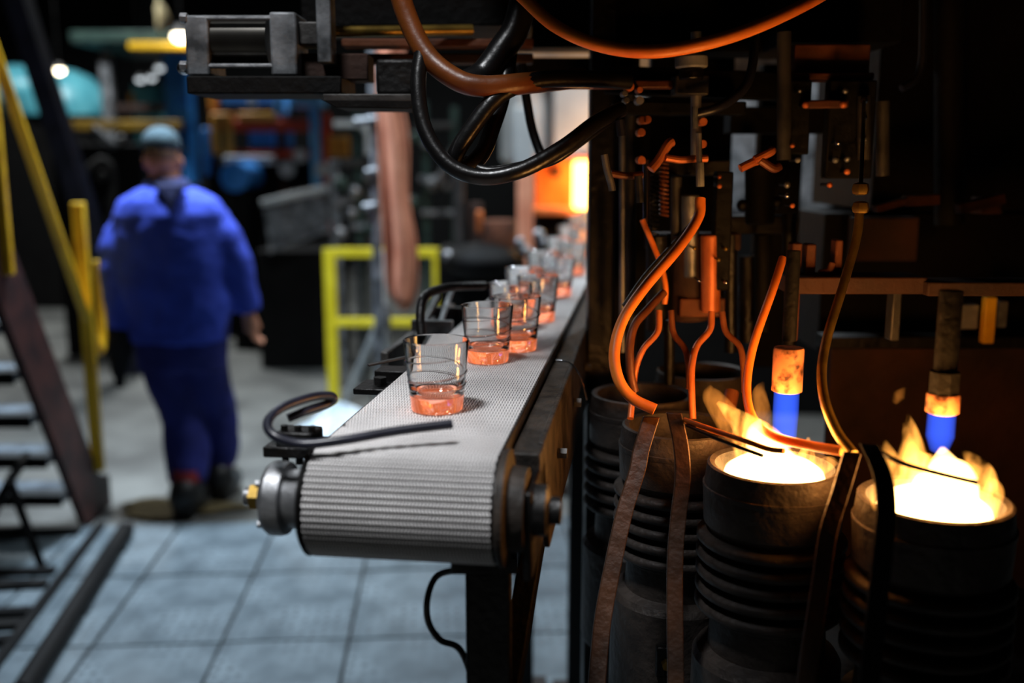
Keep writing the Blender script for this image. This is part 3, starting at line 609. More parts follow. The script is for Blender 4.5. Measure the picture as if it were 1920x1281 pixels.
for (u, v, r, m) in ((1501,170,6,'steel'),(1587,170,8,'steel'),(1512,196,9,'copper'),(1583,196,9,'copper'),(1622,188,9,'chrome'),(1622,220,7,'chrome'),(1620,262,8,'grey'),(1573,268,7,'chrome'),(1568,300,8,'grey'),(1590,298,8,'steel'),(1590,322,8,'copper'),(1557,347,7,'copper'),(1487,273,6,'copper'),(1477,347,8,'steel'),(1477,367,7,'chrome'),(1487,386,6,'copper'),(1350,332,5,'copper'),(1350,349,6,'copper'),(1303,466,5,'brass'),(1362,467,5,'brass'),(1348,488,5,'brass'),(1312,527,5,'chrome'),(1362,530,5,'chrome'),(1497,300,7,'grey')):
    p = PY(u, v, 1.70); k = mpp_at(p); mpart('bolt_head', MB().ell(p+Vector((0,0.004,0)), r*k*0.8, 12, 8), m, 0); mpart('bolt_shank', MB().cyl(p+Vector((0,0.004,0)), p+Vector((0,0.05,0)), r*k*0.4, n=8), 'black', 0)
mpx('bolt_plate', 1552, 150, 1640, 335, 1.735, 0.03, 'dull'); mpx('bolt_plate', 1340, 322, 1372, 545, 1.735, 0.03, 'dull'); mpx('bolt_plate', 1470, 150, 1520, 290, 1.735, 0.03, 'dull')
mpart('tie_bar', MB().bar(PY(1505,196,1.72), PY(1590,195,1.72), 0.012, 0.014), 'rust')
# grease nipples and lever tips
for (pts, rpx, m) in (([(1220,318),(1235,300),(1252,272),(1260,266)], 9, 'copper'), ([(1248,296),(1275,300),(1300,298),(1326,297)], 7, 'copper'), ([(1388,316),(1410,305),(1420,302)], 8, 'copper'), ([(1415,300),(1445,285),(1447,282)], 8, 'copper'), ([(1425,300),(1450,316),(1462,312)], 8, 'browncop'), ([(1145,325),(1175,330),(1205,328)], 7, 'browncop')):
    k = mpp_at(PY(pts[0][0], pts[0][1], 1.62)); mpart('lever_tip', MB().tube([PY(u,v,1.62+0.004*i) for i,(u,v) in enumerate(pts)], rpx*k, 10, 4), m, 0)
for (pts, rpx, m) in (([(1133,290),(1138,318),(1146,345),(1148,358)], 7, 'steel'), ([(1310,250),(1311,300),(1312,340)], 6, 'steel'), ([(1312,305),(1313,350)], 8, 'grey'), ([(1197,330),(1200,380)], 8, 'darkgrey'), ([(1162,225),(1166,255)], 9, 'navy'), ([(1303,200),(1303,240)], 6, 'grey')):
    k = mpp_at(PY(pts[0][0], pts[0][1], 1.6)); mpart('grease_nipple', MB().tube([PY(u,v,1.6) for (u,v) in pts], rpx*k, 10, 3), m, 0)
# ---- pipes and hoses
def hose(name, label, pts, rpx, m, cat='pipe', n=12, kind=None):
    P_ = [PY(*p) for p in pts]; r = rpx*sum(mpp_at(p) for p in P_)/len(P_)
    return solo(name, MB().tube(P_, r, n), M[m], label, cat)
hose('curved_pipe', 'thick bright orange curved pipe bowing towards the conveyor', [(1313,372,1.56),(1309,408,1.55),(1272,465,1.52),(1208,540,1.49),(1168,600,1.46),(1152,660,1.43),(1160,712,1.41),(1186,747,1.40),(1228,768,1.39)], 10.5, 'flametint')
hose('curved_pipe', 'brown pipe curving inside the bright orange one', [(1245,548,1.62),(1215,580,1.60),(1190,610,1.58),(1181,650,1.56),(1183,700,1.55),(1190,735,1.545)], 8, 'browncop')
hose('grey_hose', 'grey hose running along the bright orange pipe', [(1300,420,1.63),(1262,462,1.62),(1210,520,1.60),(1172,575,1.58)], 7, 'darkgrey')
hose('thin_pipe', 'thin orange pipe crossing behind the bright orange one', [(1204,412,1.68),(1224,458,1.68),(1240,500,1.67),(1248,540,1.66),(1246,570,1.66)], 5.5, 'flametint')
hose('branch_pipe', 'leftmost of the four slim copper branch pipes', [(1236,582,1.60),(1233,622,1.59),(1206,655,1.57),(1192,692,1.56),(1187,735,1.55),(1182,785,1.52)], 6, 'copper')
hose('branch_pipe', 'slim copper branch pipe second from the conveyor', [(1258,582,1.60),(1263,625,1.59),(1284,655,1.57),(1291,690,1.55),(1292,730,1.54)], 6, 'browncop')
hose('branch_pipe', 'slim copper branch pipe dropping straight into the dark pot', [(1334,585,1.60),(1331,618,1.585),(1306,650,1.56),(1297,690,1.53),(1297,740,1.51),(1299,786,1.495)], 6.5, 'copper')
hose('branch_pipe', 'rightmost slim copper branch pipe by the orange feed pipe', [(1354,585,1.60),(1361,622,1.59),(1387,650,1.57),(1394,690,1.55),(1396,735,1.53)], 6, 'browncop')
hose('feed_pipe', 'orange feed pipe curving down to the low fire', [(1468,484,1.52),(1450,540,1.49),(1416,636,1.45),(1402,700,1.42),(1401,748,1.38),(1415,790,1.33),(1455,820,1.28),(1520,836,1.25),(1578,846,1.22)], 8.5, 'flametint')
hose('feed_pipe', 'ochre feed pipe hanging between the two burners', [(1612,395,1.46),(1605,450,1.45),(1578,545,1.42),(1553,625,1.38),(1541,690,1.34),(1546,750,1.29),(1568,808,1.24),(1600,852,1.20)], 9, 'brass')
for v, lab in ((350, 'upper brass fitting above the ochre feed pipe'), (385, 'lower brass fitting at the top of the ochre feed pipe')):
    p = PY(1613, v, 1.46); q = PY(1613, v+16, 1.46)
    solo('pipe_fitting', MB().lathe([(0.006,0),(0.011,0.002),(0.013,0.008),(0.011,0.016),(0.006,0.018)], q, 6), M['brass'], lab, 'fitting', 'brass pipe fittings')
hose('steel_riser', 'steel tube rising above the brass fittings', [(1613,362,1.465),(1616,300,1.55),(1618,250,1.65),(1620,190,1.7)], 4, 'darkgrey')
hose('poker_rod', 'orange-tipped rod lying across the low fire', [(1283,788,1.36),(1340,808,1.31),(1400,828,1.26),(1440,842,1.24),(1470,846,1.225)], 5.5, 'flametint', 'rod')
hose('poker_rod', 'thin black rod under the orange-tipped one', [(1288,798,1.35),(1350,825,1.29),(1430,855,1.235)], 4, 'rubber', 'rod')
hose('poker_rod', 'thin black rod across the bright fire', [(1640,842,1.17),(1690,868,1.12),(1760,888,1.09),(1835,906,1.07)], 5, 'rubber', 'rod')
def strap(label, pts, wpx, m, Yn=None):
    P_ = [PY(*p) for p in pts]; pp = catmull(P_, 6); k = mpp_at(P_[0]); hw = wpx*k/2; mb = MB(); V = []
    for p in pp: V += [p+Vector((-hw,0.004,0)), p+Vector((hw,-0.002,0)), p+Vector((hw,0.004,0)), p+Vector((-hw,0.010,0))]
    n = len(pp); Fc = [(i*4+q, i*4+(q+1)%4, i*4+4+(q+1)%4, i*4+4+q) for i in range(n-1) for q in range(4)]+[(3,2,1,0),(n*4-4,n*4-3,n*4-2,n*4-1)]
    mb.add(V, Fc); return solo('tong_arm', mb, M[m], label, 'arm', 'flat steel arms in front of the pots', bev=0.0015)
strap('long flat arm slanting down beside the conveyor leg', [(1222,783,1.40),(1203,845,1.38),(1195,885,1.365),(1172,960,1.34),(1150,1060,1.31),(1130,1170,1.28),(1118,1300,1.24),(1108,1420,1.20)], 30, 'arm')
strap('long flat arm hanging straight down left of the low fire', [(1264,775,1.36),(1277,835,1.345),(1281,900,1.33),(1272,980,1.31),(1266,1080,1.28),(1268,1300,1.22),(1268,1410,1.20)], 28, 'arm')
strap('flat arm hanging between the two burning pots', [(1600,850,1.17),(1578,925,1.15),(1555,1000,1.13),(1540,1100,1.11),(1512,1290,1.07),(1498,1440,1.05)], 30, 'arm')
strap('dark flat arm crossing the rim of the nearest pot', [(1632,835,1.12),(1656,890,1.075),(1664,960,1.05),(1655,1060,1.04),(1632,1290,1.01),(1618,1460,1.0)], 32, 'dull')
hose('brown_bent_tube', 'brown bent tube poking up behind the low fire', [(1372,735,1.62),(1366,770,1.6),(1370,800,1.58)], 14, 'browncop')
# ---- overhead carriage with the pneumatic cylinder
oc = thing('pneumatic_cylinder', 'grey horizontal pneumatic cylinder with end blocks hanging top left', 'cylinder', PY(640, 180, 1.8))
def opart(name, mb, m, bev=0.003): return part(oc, name, mb, M[m], bev)
def opx(name, u0, v0, u1, v1, Y, th, m, bev=0.003): return opart(name, MB().px(u0,v0,u1,v1,Y,th), m, bev)
opx('end_block', 347, 28, 391, 142, 1.76, 0.10, 'grey', 0.004); opx('end_block', 506, 22, 556, 142, 1.76, 0.10, 'grey', 0.004)
opart('barrel', MB().cyl(PY(388,78,1.81), PY(508,78,1.81), 0.044, n=40), 'barrel', 0)
for v, Y in ((34,1.765),(124,1.765),(34,1.85),(124,1.85)): opart('tie_rod', MB().cyl(PY(380,v,Y), PY(515,v,Y), 0.0045, n=10), 'steel', 0)
for v in (34, 124): opart('tie_nut', MB().cyl(PY(352,v,1.765), PY(338,v,1.765), 0.009, n=6), 'steel', 0.001)
opx('mount_plate', 350, 142, 640, 176, 1.74, 0.16, 'dull'); opx('valve_block', 556, 40, 604, 84, 1.78, 0.07, 'darkgrey')
opx('clevis_plate', 592, -60, 620, 118, 1.75, 0.05, 'grey'); opx('clevis_plate', 560, 100, 690, 150, 1.80, 0.08, 'rustdark')
opart('piston_rod', MB().cyl(PY(600,60,1.82), PY(885,56,1.92), 0.010, n=20), 'brass', 0)
opx('slide_bar', 640, 72, 1000, 88, 1.92, 0.05, 'rust'); opx('slide_bar', 640, 100, 1000, 118, 1.95, 0.05, 'rustdark')
opx('tray', 605, 176, 782, 190, 1.72, 0.14, 'darkgrey', 0.002)
opart('tray_pan', MB().prism([PY(600,186,1.72),PY(630,202,1.72),PY(770,204,1.72),PY(782,192,1.72),PY(782,188,1.72)], (0,0.13,0)), 'dull', 0.002)
opx('motor_block', 705, 110, 785, 178, 1.76, 0.12, 'black', 0.006); opart('side_plug', MB().ell(PY(345,128,1.77), 0.012), 'chrome', 0)
opart('hanger_plate', MB().px(560,-200,1000,48,2.0,0.22), 'dull')
# overhead hoses
hose('thick_hose', 'thick black hose with orange flame light in its colour, sagging at the top left of the machine', [(738,-80,1.62),(756,10,1.62),(796,98,1.60),(850,146,1.58),(905,162,1.575),(990,156,1.60),(1090,146,1.70)], 20, 'tintedrubber', 'hose')
hose('thick_hose', 'thick black hose rising steeply beside the flame-tinted one', [(872,158,1.62),(905,140,1.64),(940,95,1.65),(970,45,1.66),(992,-60,1.68)], 26, 'rubber', 'hose')
hose('air_hose', 'long black hose dropping from the tray and sagging to the right', [(792,90,1.60),(784,160,1.58),(796,240,1.56),(838,306,1.54),(900,332,1.53),(975,320,1.53),(1055,277,1.55),(1118,230,1.58),(1165,205,1.62)], 15, 'rubber', 'hose')
hose('air_hose', 'black hose doubling the lower run of the long sagging hose', [(868,300,1.60),(915,322,1.58),(985,312,1.57),(1040,297,1.57),(1090,262,1.58),(1150,218,1.63)], 11, 'rubber', 'hose')
hose('air_hose', 'black hose looping back on itself below the thick hoses', [(1180,152,1.68),(1090,148,1.64),(1000,152,1.6),(935,180,1.58),(885,240,1.57),(852,296,1.57),(868,316,1.58),(902,290,1.6),(925,235,1.62),(945,165,1.64),(960,60,1.68)], 16, 'rubber', 'hose')
hose('air_hose', 'short thin black hose in front of the pale furnace', [(978,120,1.9),(988,190,1.9),(1000,250,1.9),(1022,300,1.88),(1050,285,1.85)], 9, 'rubber', 'hose')
hose('air_hose', 'hose tinted orange with flame light, arching along the top of the picture', [(975,-10,1.50),(1040,48,1.47),(1120,84,1.44),(1215,97,1.42),(1320,82,1.42),(1430,46,1.44),(1545,-12,1.48),(1600,-60,1.5)], 12.5, 'flametint', 'hose')
hose('air_hose', 'blue-black hose curving past the air block', [(1300,215,1.66),(1350,200,1.66),(1395,165,1.68),(1412,115,1.70),(1415,40,1.75)], 9, 'darkrub', 'hose')
hose('conduit', 'dark blue conduit bending at the top right', [(1732,-60,1.95),(1731,60,1.95),(1728,120,1.95),(1715,150,1.94),(1690,166,1.93)], 7, 'darkrub', 'hose')
# ================================================================== STAIRS (left)
SX = -1.9
st = thing('steel_stairs', 'steep steel stairs with red-brown stringers and yellow handrails', 'stairs', (-2.3, 3.7, 0.0))
def strg(x): return MB().prism([(x,4.48,0.016),(x,4.20,0.016),(x,2.86,2.55),(x,3.07,2.55),(x,4.37,0.20),(x,4.48,0.16)], (0.035,0,0))
part(st, 'stringer', strg(SX-0.02), M['stringer'], 0.003); part(st, 'stringer', strg(-2.80), M['stringer'], 0.003)
def ycl(z): return 4.265-0.51*z
for k in range(1, 13):
    z = 0.2*k; y = ycl(z); tr = part(st, 'tread', MB().box((-2.77,y-0.105,z-0.035), (SX-0.02,y+0.105,z)), M['tread'], 0.003)
    part(tr, 'nosing', MB().box((-2.77,y-0.112,z-0.045), (SX-0.02,y-0.1,z+0.004)), M['dull'], 0.002)
XR = -1.875
def yz(u, v): return PX(u, v, XR)
b0 = yz(182, 885); part(st, 'handrail_post', MB().bar((XR,4.34,b0.z), (XR,4.34,yz(150,380).z), 0.055, 0.03, (0,1,0)), M['yellow'], 0.004)
b1 = yz(12, 490); part(st, 'handrail_post', MB().bar((XR,b1.y,b1.z-0.05), (XR,b1.y,b1.z+1.3), 0.045, 0.03, (0,1,0)), M['yellow'], 0.004)
ra, rb_ = yz(184, 660), yz(8, 150); rc_ = rb_+(rb_-ra)*0.5
part(st, 'handrail', MB().tube([ra, rb_, rc_], 0.022, 14, 0), M['yellow'])
part(st, 'rail_end', MB().tube([ra+Vector((0,-0.03,0.05)), ra+Vector((0,0.02,0.0)), ra+Vector((0,0.05,0.04)), ra+Vector((0,0.06,0.14)), Vector((XR, ra.y+0.06, yz(180,490).z))], 0.02, 14), M['yellow'])
# inclined navy beam behind the stairs
f0, f1 = PZ(250, 702, 0), None
nb = MB(); q0 = PZ(255, 700, 0); q1 = PY(-4, -120, q0.y-0.6)
nb.bar(q0, q1, 0.14, 0.16, (0,1,0)); solo('inclined_beam', nb, M['navy'], 'dark navy inclined beam leaning up to the left behind the stairs', 'beam', bev=0.008)
# floor bars at lower left
solo('floor_bar', MB().bar(PZ(190,984,0.025), PZ(-60,1315,0.025), 0.035, 0.025), M['dull'], 'thin dark steel bar on the floor at the foot of the stairs', 'bar', bev=0.003)
e0, e1 = PZ(236,992,0.05), PZ(40,1300,0.05)
rl = thing('floor_rail', 'thick round black rail bolted to the floor plates', 'rail', (e0.x, e0.y, 0.016))
part(rl, 'pipe', MB().tube([e0, e1], 0.034, 18, 0), M['dull']); part(rl, 'end_cap', MB().ell(e0, (0.036,0.03,0.036)), M['darkgrey'])
for t_ in (0.12, 0.55, 0.95):
    c = e0.lerp(e1, t_); part(rl, 'foot', MB().box((c.x-0.035,c.y-0.025,0.0155), (c.x+0.035,c.y+0.025,0.045)), M['black'], 0.003)
tr = thing('trestle', 'small dark steel trestle under the stairs', 'stand', PZ(40, 1064, 0.016))
ft = PZ(78, 1062, 0.016); tp = PY(18, 902, ft.y-0.06)
part(tr, 'leg', MB().bar(ft, tp, 0.03, 0.03), M['dull'], 0.003); part(tr, 'leg', MB().bar(tp, (tp.x-0.22, tp.y+0.02, 0.016), 0.03, 0.03), M['dull'], 0.003)
part(tr, 'top_bar', MB().bar(tp, tp+Vector((-0.1,0.35,0)), 0.03, 0.03), M['dull'], 0.003); part(tr, 'spreader', MB().bar(ft.lerp(tp,0.45), Vector((tp.x-0.22,tp.y+0.02,0.016)).lerp(tp,0.45), 0.02, 0.02), M['dull'], 0.002)
gr = thing('floor_grate', 'low dark slatted grate beside the round floor rail', 'grate', PZ(20, 1120, 0.016))
for v in (1002, 1076, 1100, 1152, 1176, 1205):
    a, b = PZ(-60, v, 0.03), PZ(150-(v-1000)*0.62, v-6, 0.03); part(gr, 'slat', MB().bar(a, b, 0.045, 0.024), M['dull'], 0.002)
# ================================================================== MAN
MY = 4.42
def mp(u, v, dy=0.0): return PY(u, v, MY+dy)
mk = mpp_at(mp(330, 600))
man = None
def row(u0, u1, v, ry, dy=0.0):
    a, b = mp(u0, v, dy), mp(u1, v, dy); return ((a.x+b.x)/2, MY+dy, (a.z+b.z)/2, abs(b.x-a.x)/2, ry)
fl_, fr_ = PZ(352, 962, 0.016), PZ(416, 930, 0.016)      # feet on the floor
body = MB()
hc = mp(304, 300)
body.ell(hc+Vector((0,0.0,0.012)), (0.072,0.092,0.112), 20, 14)
body.ell(hc+Vector((0,0.05,-0.06)), (0.058,0.055,0.06), 14, 10)                         # jaw
body.tube([hc+Vector((0,0.10,0.03)), hc+Vector((0,0.122,-0.005)), hc+Vector((0,0.11,-0.02))], [0.010,0.016,0.010], 8, 3)   # nose
for s in (-1, 1):
    body.ell(hc+Vector((s*0.077,0.01,-0.012)), (0.012,0.020,0.032), 10, 8)              # ears
    body.ell(hc+Vector((s*0.032,0.088,0.025)), (0.013,0.010,0.010), 8, 6)
body.tube([hc+Vector((-0.02,0.098,-0.055)), hc+Vector((0,0.105,-0.055)), hc+Vector((0.02,0.098,-0.055))], 0.008, 8, 3)      # lips
body.tube([hc+Vector((0,0,-0.05)), mp(310,352)], [0.058,0.068], 16, 0)
body.loft([row(280,345,348,0.07), row(258,380,392,0.09), row(245,408,470,0.11), row(255,415,560,0.12), row(262,415,640,0.12)])
SL, EL, WL = mp(252,420), mp(222,525,-0.01), mp(228,622,-0.03)
SR, ER, WR = mp(396,422), mp(447,505,0.02), mp(467,588,0.06)
body.tube([SL,EL,WL], [0.055,0.045,0.03], 14, 4); body.tube([SR,ER,WR], [0.055,0.045,0.03], 14, 4)
def hand(W, d, out):
    d = d.normalized(); side = Vector((0,1,0)); side = (side-d*side.dot(d)).normalized(); nrm = d.cross(side)*out
    body.tube([W, W+d*0.03, W+d*0.085], [0.028,0.036,0.036], 12, 4)
    for k, (L_, o_) in enumerate(((0.078,0.033),(0.088,0.012),(0.082,-0.010),(0.066,-0.031))):
        b_ = W+d*0.075+side*o_
        body.tube([b_, b_+d*L_*0.45+nrm*0.004, b_+d*L_*0.75+nrm*0.018, b_+d*L_*0.9+nrm*0.036], [0.0105,0.010,0.009,0.007], 8, 3)
    body.tube([W+d*0.03+side*0.03, W+d*0.06+side*0.052+nrm*0.01, W+d*0.09+side*0.05+nrm*0.025], [0.013,0.012,0.008], 8, 3)
hand(WR, (WR-ER)+Vector((0,0,-0.04)), 1); hand(WL, (WL-EL), -1)
HL, HR = mp(302,640), mp(378,640)
KL, KR = mp(338,775,0.03), mp(407,770,0.16)
AL, AR = fl_+Vector((0,0.02,0.17)), fr_+Vector((0,0.02,0.17))
body.tube([HL,KL,AL], [0.085,0.055,0.04], 14, 4); body.tube([HR,KR,AR], [0.085,0.055,0.04], 14, 4)
man = solo('person', body, M['skin'], 'man in blue work clothes and grey cap walking away, seen from behind', 'person', smooth=180)
mo = ROOT[man]
def remesh(o, vox, it=4, disp=0, size=0.12):
    m = o.modifiers.new('remesh', 'REMESH'); m.mode = 'VOXEL'; m.voxel_size = vox; m.use_smooth_shade = True
    m = o.modifiers.new('smooth', 'SMOOTH'); m.iterations = it; m.factor = 0.5
    if disp:
        tx = bpy.data.textures.new('cloth_folds', 'CLOUDS'); tx.noise_scale = size; tx.noise_depth = 2
        m = o.modifiers.new('folds', 'DISPLACE'); m.texture = tx; m.strength = disp; m.mid_level = 0.5; m.texture_coords = 'LOCAL'
remesh(man, 0.0075, 3)
jk = MB()
jk.loft([row(278,352,346,0.085), row(254,384,358,0.12), row(226,412,376,0.15), row(212,430,402,0.168), row(210,434,440,0.172), row(216,438,500,0.160), row(228,436,560,0.148), row(240,432,605,0.140), row(246,430,638,0.135)], 28)
jk.tube([mp(256,412), mp(232,450), EL, mp(228,615,-0.03)], [0.082,0.084,0.074,0.058], 18, 5); jk.tube([mp(392,414), mp(424,450), ER, mp(467,584,0.055)], [0.082,0.082,0.072,0.056], 18, 5)
jk.tube([mp(222,432), mp(214,470), mp(218,510)], [0.06,0.07,0.06], 12, 3)
jo = part(man, 'jacket', jk, M['jacket'], label='royal blue work jacket'); remesh(jo, 0.011, 7, 0.034, 0.17)
cl = MB(); cl.loft([row(268,362,354,0.098,-0.01), row(272,352,342,0.093,-0.005), row(278,346,333,0.09)], 24); remesh(part(man, 'collar', cl, M['collar']), 0.008, 2)
yk = MB(); yk.prism([mp(285,345,-0.145),mp(345,345,-0.145),mp(330,372,-0.16),mp(318,410,-0.172),mp(310,372,-0.16)], (0,0.06,0)); remesh(part(man, 'collar_tab', yk, M['collar']), 0.006, 3)
ts = MB()
ts.loft([row(252,428,600,0.122), row(254,428,650,0.125), row(258,426,690,0.125,0.02)], 24)
ts.tube([mp(304,650), mp(318,715,0.01), KL, mp(352,850,0.03), AL+Vector((0,0,-0.03))], [0.108,0.104,0.096,0.102,0.082], 18, 5)
ts.tube([mp(378,650,0.02), mp(392,710,0.08), KR, mp(415,840,0.2), AR+Vector((0,0,-0.02))], [0.108,0.100,0.088,0.094,0.076], 18, 5)
remesh(part(man, 'trousers', ts, M['trousers']), 0.011, 6, 0.026, 0.16)
cp = MB(); cp.ell(hc+Vector((0,0.0,0.075)), (0.079,0.098,0.070), 22, 12)
remesh(part(man, 'cap', cp, M['cap'], label='grey-blue cloth cap'), 0.008, 3)
part(man, 'cap_band', MB().lathe([(0.078,0),(0.0815,0.002),(0.0815,0.026),(0.078,0.028)], hc+Vector((0,0.0,0.048)), 30, close=True), M['cap'])
part(man, 'cap_visor', MB().prism([hc+Vector((0.085*math.cos(a),0.08+0.075*math.sin(a),0.045)) for a in [math.pi*k/12 for k in range(13)]], (0,0,0.006)), M['cap'])
hr = MB(); hr.ell(hc+Vector((0,-0.012,0.02)), (0.0735,0.084,0.055), 18, 10); remesh(part(man, 'hair', hr, M['hair']), 0.008, 2)
for (p, n_) in ((fl_, 'shoe'), (fr_, 'shoe')):
    sh = MB(); sh.ell(p+Vector((0,0.07,0.05)), (0.075,0.16,0.064), 16, 9); sh.ell(p+Vector((0,-0.01,0.09)), (0.076,0.095,0.10), 14, 9); sh.box((p.x-0.048,p.y-0.07,p.z), (p.x+0.048,p.y+0.19,p.z+0.028))
    so = part(man, n_, sh, M['shoe']); remesh(so, 0.008, 3)
    part(so, 'sock', MB().cyl(p+Vector((0,0.0,0.15)), p+Vector((0,0.01,0.20)), 0.064, n=16), M['redtrim'])
rg = MB(); w_ = WL+Vector((-0.01,-0.01,-0.10)); a_ = mp(224,632,-0.05)
rg.loft([(a_.x-0.012,a_.y,mp(214,726,-0.05).z,0.018,0.012),(a_.x-0.012,a_.y,mp(214,700,-0.05).z,0.034,0.02),(a_.x,a_.y,mp(214,662,-0.05).z,0.055,0.035),(a_.x,a_.y,a_.z,0.05,0.035),(a_.x,a_.y,mp(214,615,-0.05).z,0.04,0.03)], 16)
ro_ = solo('work_rag', rg, M['rag'], 'black rag hanging from the left hand of the walking man', 'rag'); remesh(ro_, 0.008, 2, 0.02, 0.06)
# ================================================================== BACKGROUND
def bgthing(name, label, cat, u, v, Y, group=None): p = PY(u, v, Y); return thing(name, label, cat, (p.x, Y, 0), group)
def bx(t, name, u0, v0, u1, v1, Y, th, m, bev=0.01): return part(t, name, MB().px(u0,v0,u1,v1,Y,th), M[m], bev)
def bxf(t, name, u0, v0, u1, Y, th, m, bev=0.01):       # runs down to the floor
    a, b = PY(u0, v0, Y), PY(u1, v0, Y); return part(t, name, MB().box((a.x,Y,0), (b.x,Y+th,a.z)), M[m], bev)
# guard rail
GY = 6.3
gl_ = bgthing('guard_rail', 'lemon yellow guard rail behind the conveyor', 'railing', 715, 600, GY)
def grp(name, mb): part(gl_, name, mb, M['lemon'], 0.006)
def gpx(u0, v0, u1, v1): a, b = PY(u0,v0,GY), PY(u1,v1,GY); return MB().box((a.x,GY-0.03,b.z), (b.x,GY+0.03,a.z))
for (u0, u1) in ((607,628),(811,830)):
    a, b = PY(u0,465,GY), PY(u1,465,GY); grp('post', MB().box((a.x,GY-0.035,0), (b.x,GY+0.035,a.z)))
grp('top_rail', gpx(607,465,830,482)); grp('mid_rail', gpx(628,597,811,612))
# salmon cloth on a pipe stand
CY = 4.9
ps = bgthing('pipe_stand', 'pale grey pipe stand holding the salmon cloth', 'stand', 706, 500, CY+0.06)
a = PY(708, 500, CY+0.1)
part(ps, 'pole', MB().cyl((a.x,CY+0.1,0.0), (a.x,CY+0.1,2.55), 0.024, n=16), M['grey']); part(ps, 'cross_arm', MB().cyl((a.x-0.3,CY+0.1,2.5), (a.x+0.35,CY+0.1,2.5), 0.02, n=14), M['grey'])
part(ps, 'foot', MB().lathe([(0,0),(0.16,0),(0.16,0.015),(0.04,0.04),(0,0.04)], (a.x,CY+0.1,0.0), 24), M['darkgrey'])
for k, (du, v) in enumerate(((-40,225),(-20,320),(-26,385))):
    b = PY(708, v, CY+0.1); part(ps, 'clamp', MB().cyl((b.x,CY+0.08,b.z), (b.x+du*0.0027,CY+0.08,b.z-0.01), 0.02, n=12), M['grey'])
cm = MB(); V = []; n = 14; rows_ = []
for i in range(22):
    t_ = i/21; v = 60+t_*520
    uL = 706+18*max(0,(v-205)/355); uR = 758+28*max(0,(v-205)/355)+4*math.sin(v*0.03)
    if v > 545: uL += (v-545)*0.7; uR -= (v-545)*0.35
    for j in range(n):
        s_ = j/(n-1); q = PY(uL+(uR-uL)*s_, v, CY); V.append(q+Vector((0, 0.03*math.sin(s_*9+0.6*math.sin(v*0.012))*(0.4+0.6*t_), 0)))
F1 = [(i*n+j, i*n+j+1, (i+1)*n+j+1, (i+1)*n+j) for i in range(21) for j in range(n-1)]
cm.v = V; cm.f = F1; co = solo('heat_cloth', cm, M['salmon'], 'long salmon coloured cloth strip hanging behind the conveyor', 'cloth', smooth=180)
m_ = co.modifiers.new('thickness', 'SOLIDIFY'); m_.thickness = 0.012
# pale tripod and film heap
tp_ = bgthing('pale_tripod', 'pale steel tripod standing in front of the guard rail', 'stand', 715, 640, 5.6)
ap = PY(718, 590, 5.6)
for (u, v) in ((634,782),(742,780),(700,745)):
    part(tp_, 'leg', MB().cyl(ap, PZ(u, v, 0.0), 0.022, 0.018, n=12), M['paleblue' if False else 'white'])
part(tp_, 'head', MB().cyl(ap-Vector((0,0,0.08)), ap+Vector((0,0,0.06)), 0.045, n=16), M['grey']); part(tp_, 'mast', MB().cyl(ap, PY(716,470,5.6), 0.02, n=12), M['white'])
fh = MB(); c = PZ(636, 835, 0)
n, m2 = 22, 9; V = []
for i in range(m2+1):
    t_ = i/m2
    for k in range(n):
        a = 2*math.pi*k/n; rr = (1-t_)*(1+0.28*math.sin(3*a+2*t_)+0.2*math.sin(5*a+4*t_)); V.append(Vector((c.x+0.29*rr*math.cos(a), c.y+0.24*rr*math.sin(a), 0.22*(1-(1-t_)**1.6)*(1+0.2*math.sin(4*a)))))
fh.v = V; fh.f = [(i*n+k, i*n+(k+1)%n, (i+1)*n+(k+1)%n, (i+1)*n+k) for i in range(m2) for k in range(n)]+[tuple(reversed(range(n)))]
solo('plastic_film_heap', fh, M['plastic'], 'heap of pale crumpled plastic film on the floor behind the conveyor', 'plastic film', smooth=30)
# tilted metal chute on a black base
ch = bgthing('metal_chute', 'dull silver sheet metal chute tilted behind the man', 'chute', 555, 420, 7.6)
pl_ = [PY(492,382,7.6),PY(610,356,7.6),PY(616,428,7.6),PY(506,472,7.6)]
part(ch, 'front_sheet', MB().prism(pl_, (0,0.03,0)), M['grey'], 0.006)
part(ch, 'top_lip', MB().bar(PY(490,381,7.58), PY(614,354,7.58), 0.06, 0.05), M['white'], 0.01); part(ch, 'bottom_lip', MB().bar(PY(504,472,7.58), PY(618,430,7.58), 0.05, 0.03), M['steel'], 0.008)
part(ch, 'back_sheet', MB().prism([p+Vector((0,0.5,0.05)) for p in pl_], (0,0.03,0)), M['darkgrey'], 0.006)
bxf(ch, 'base', 480, 470, 625, 7.66, 0.6, 'dull'); bxf(ch, 'corner_post', 616, 300, 632, 7.7, 0.1, 'grey')
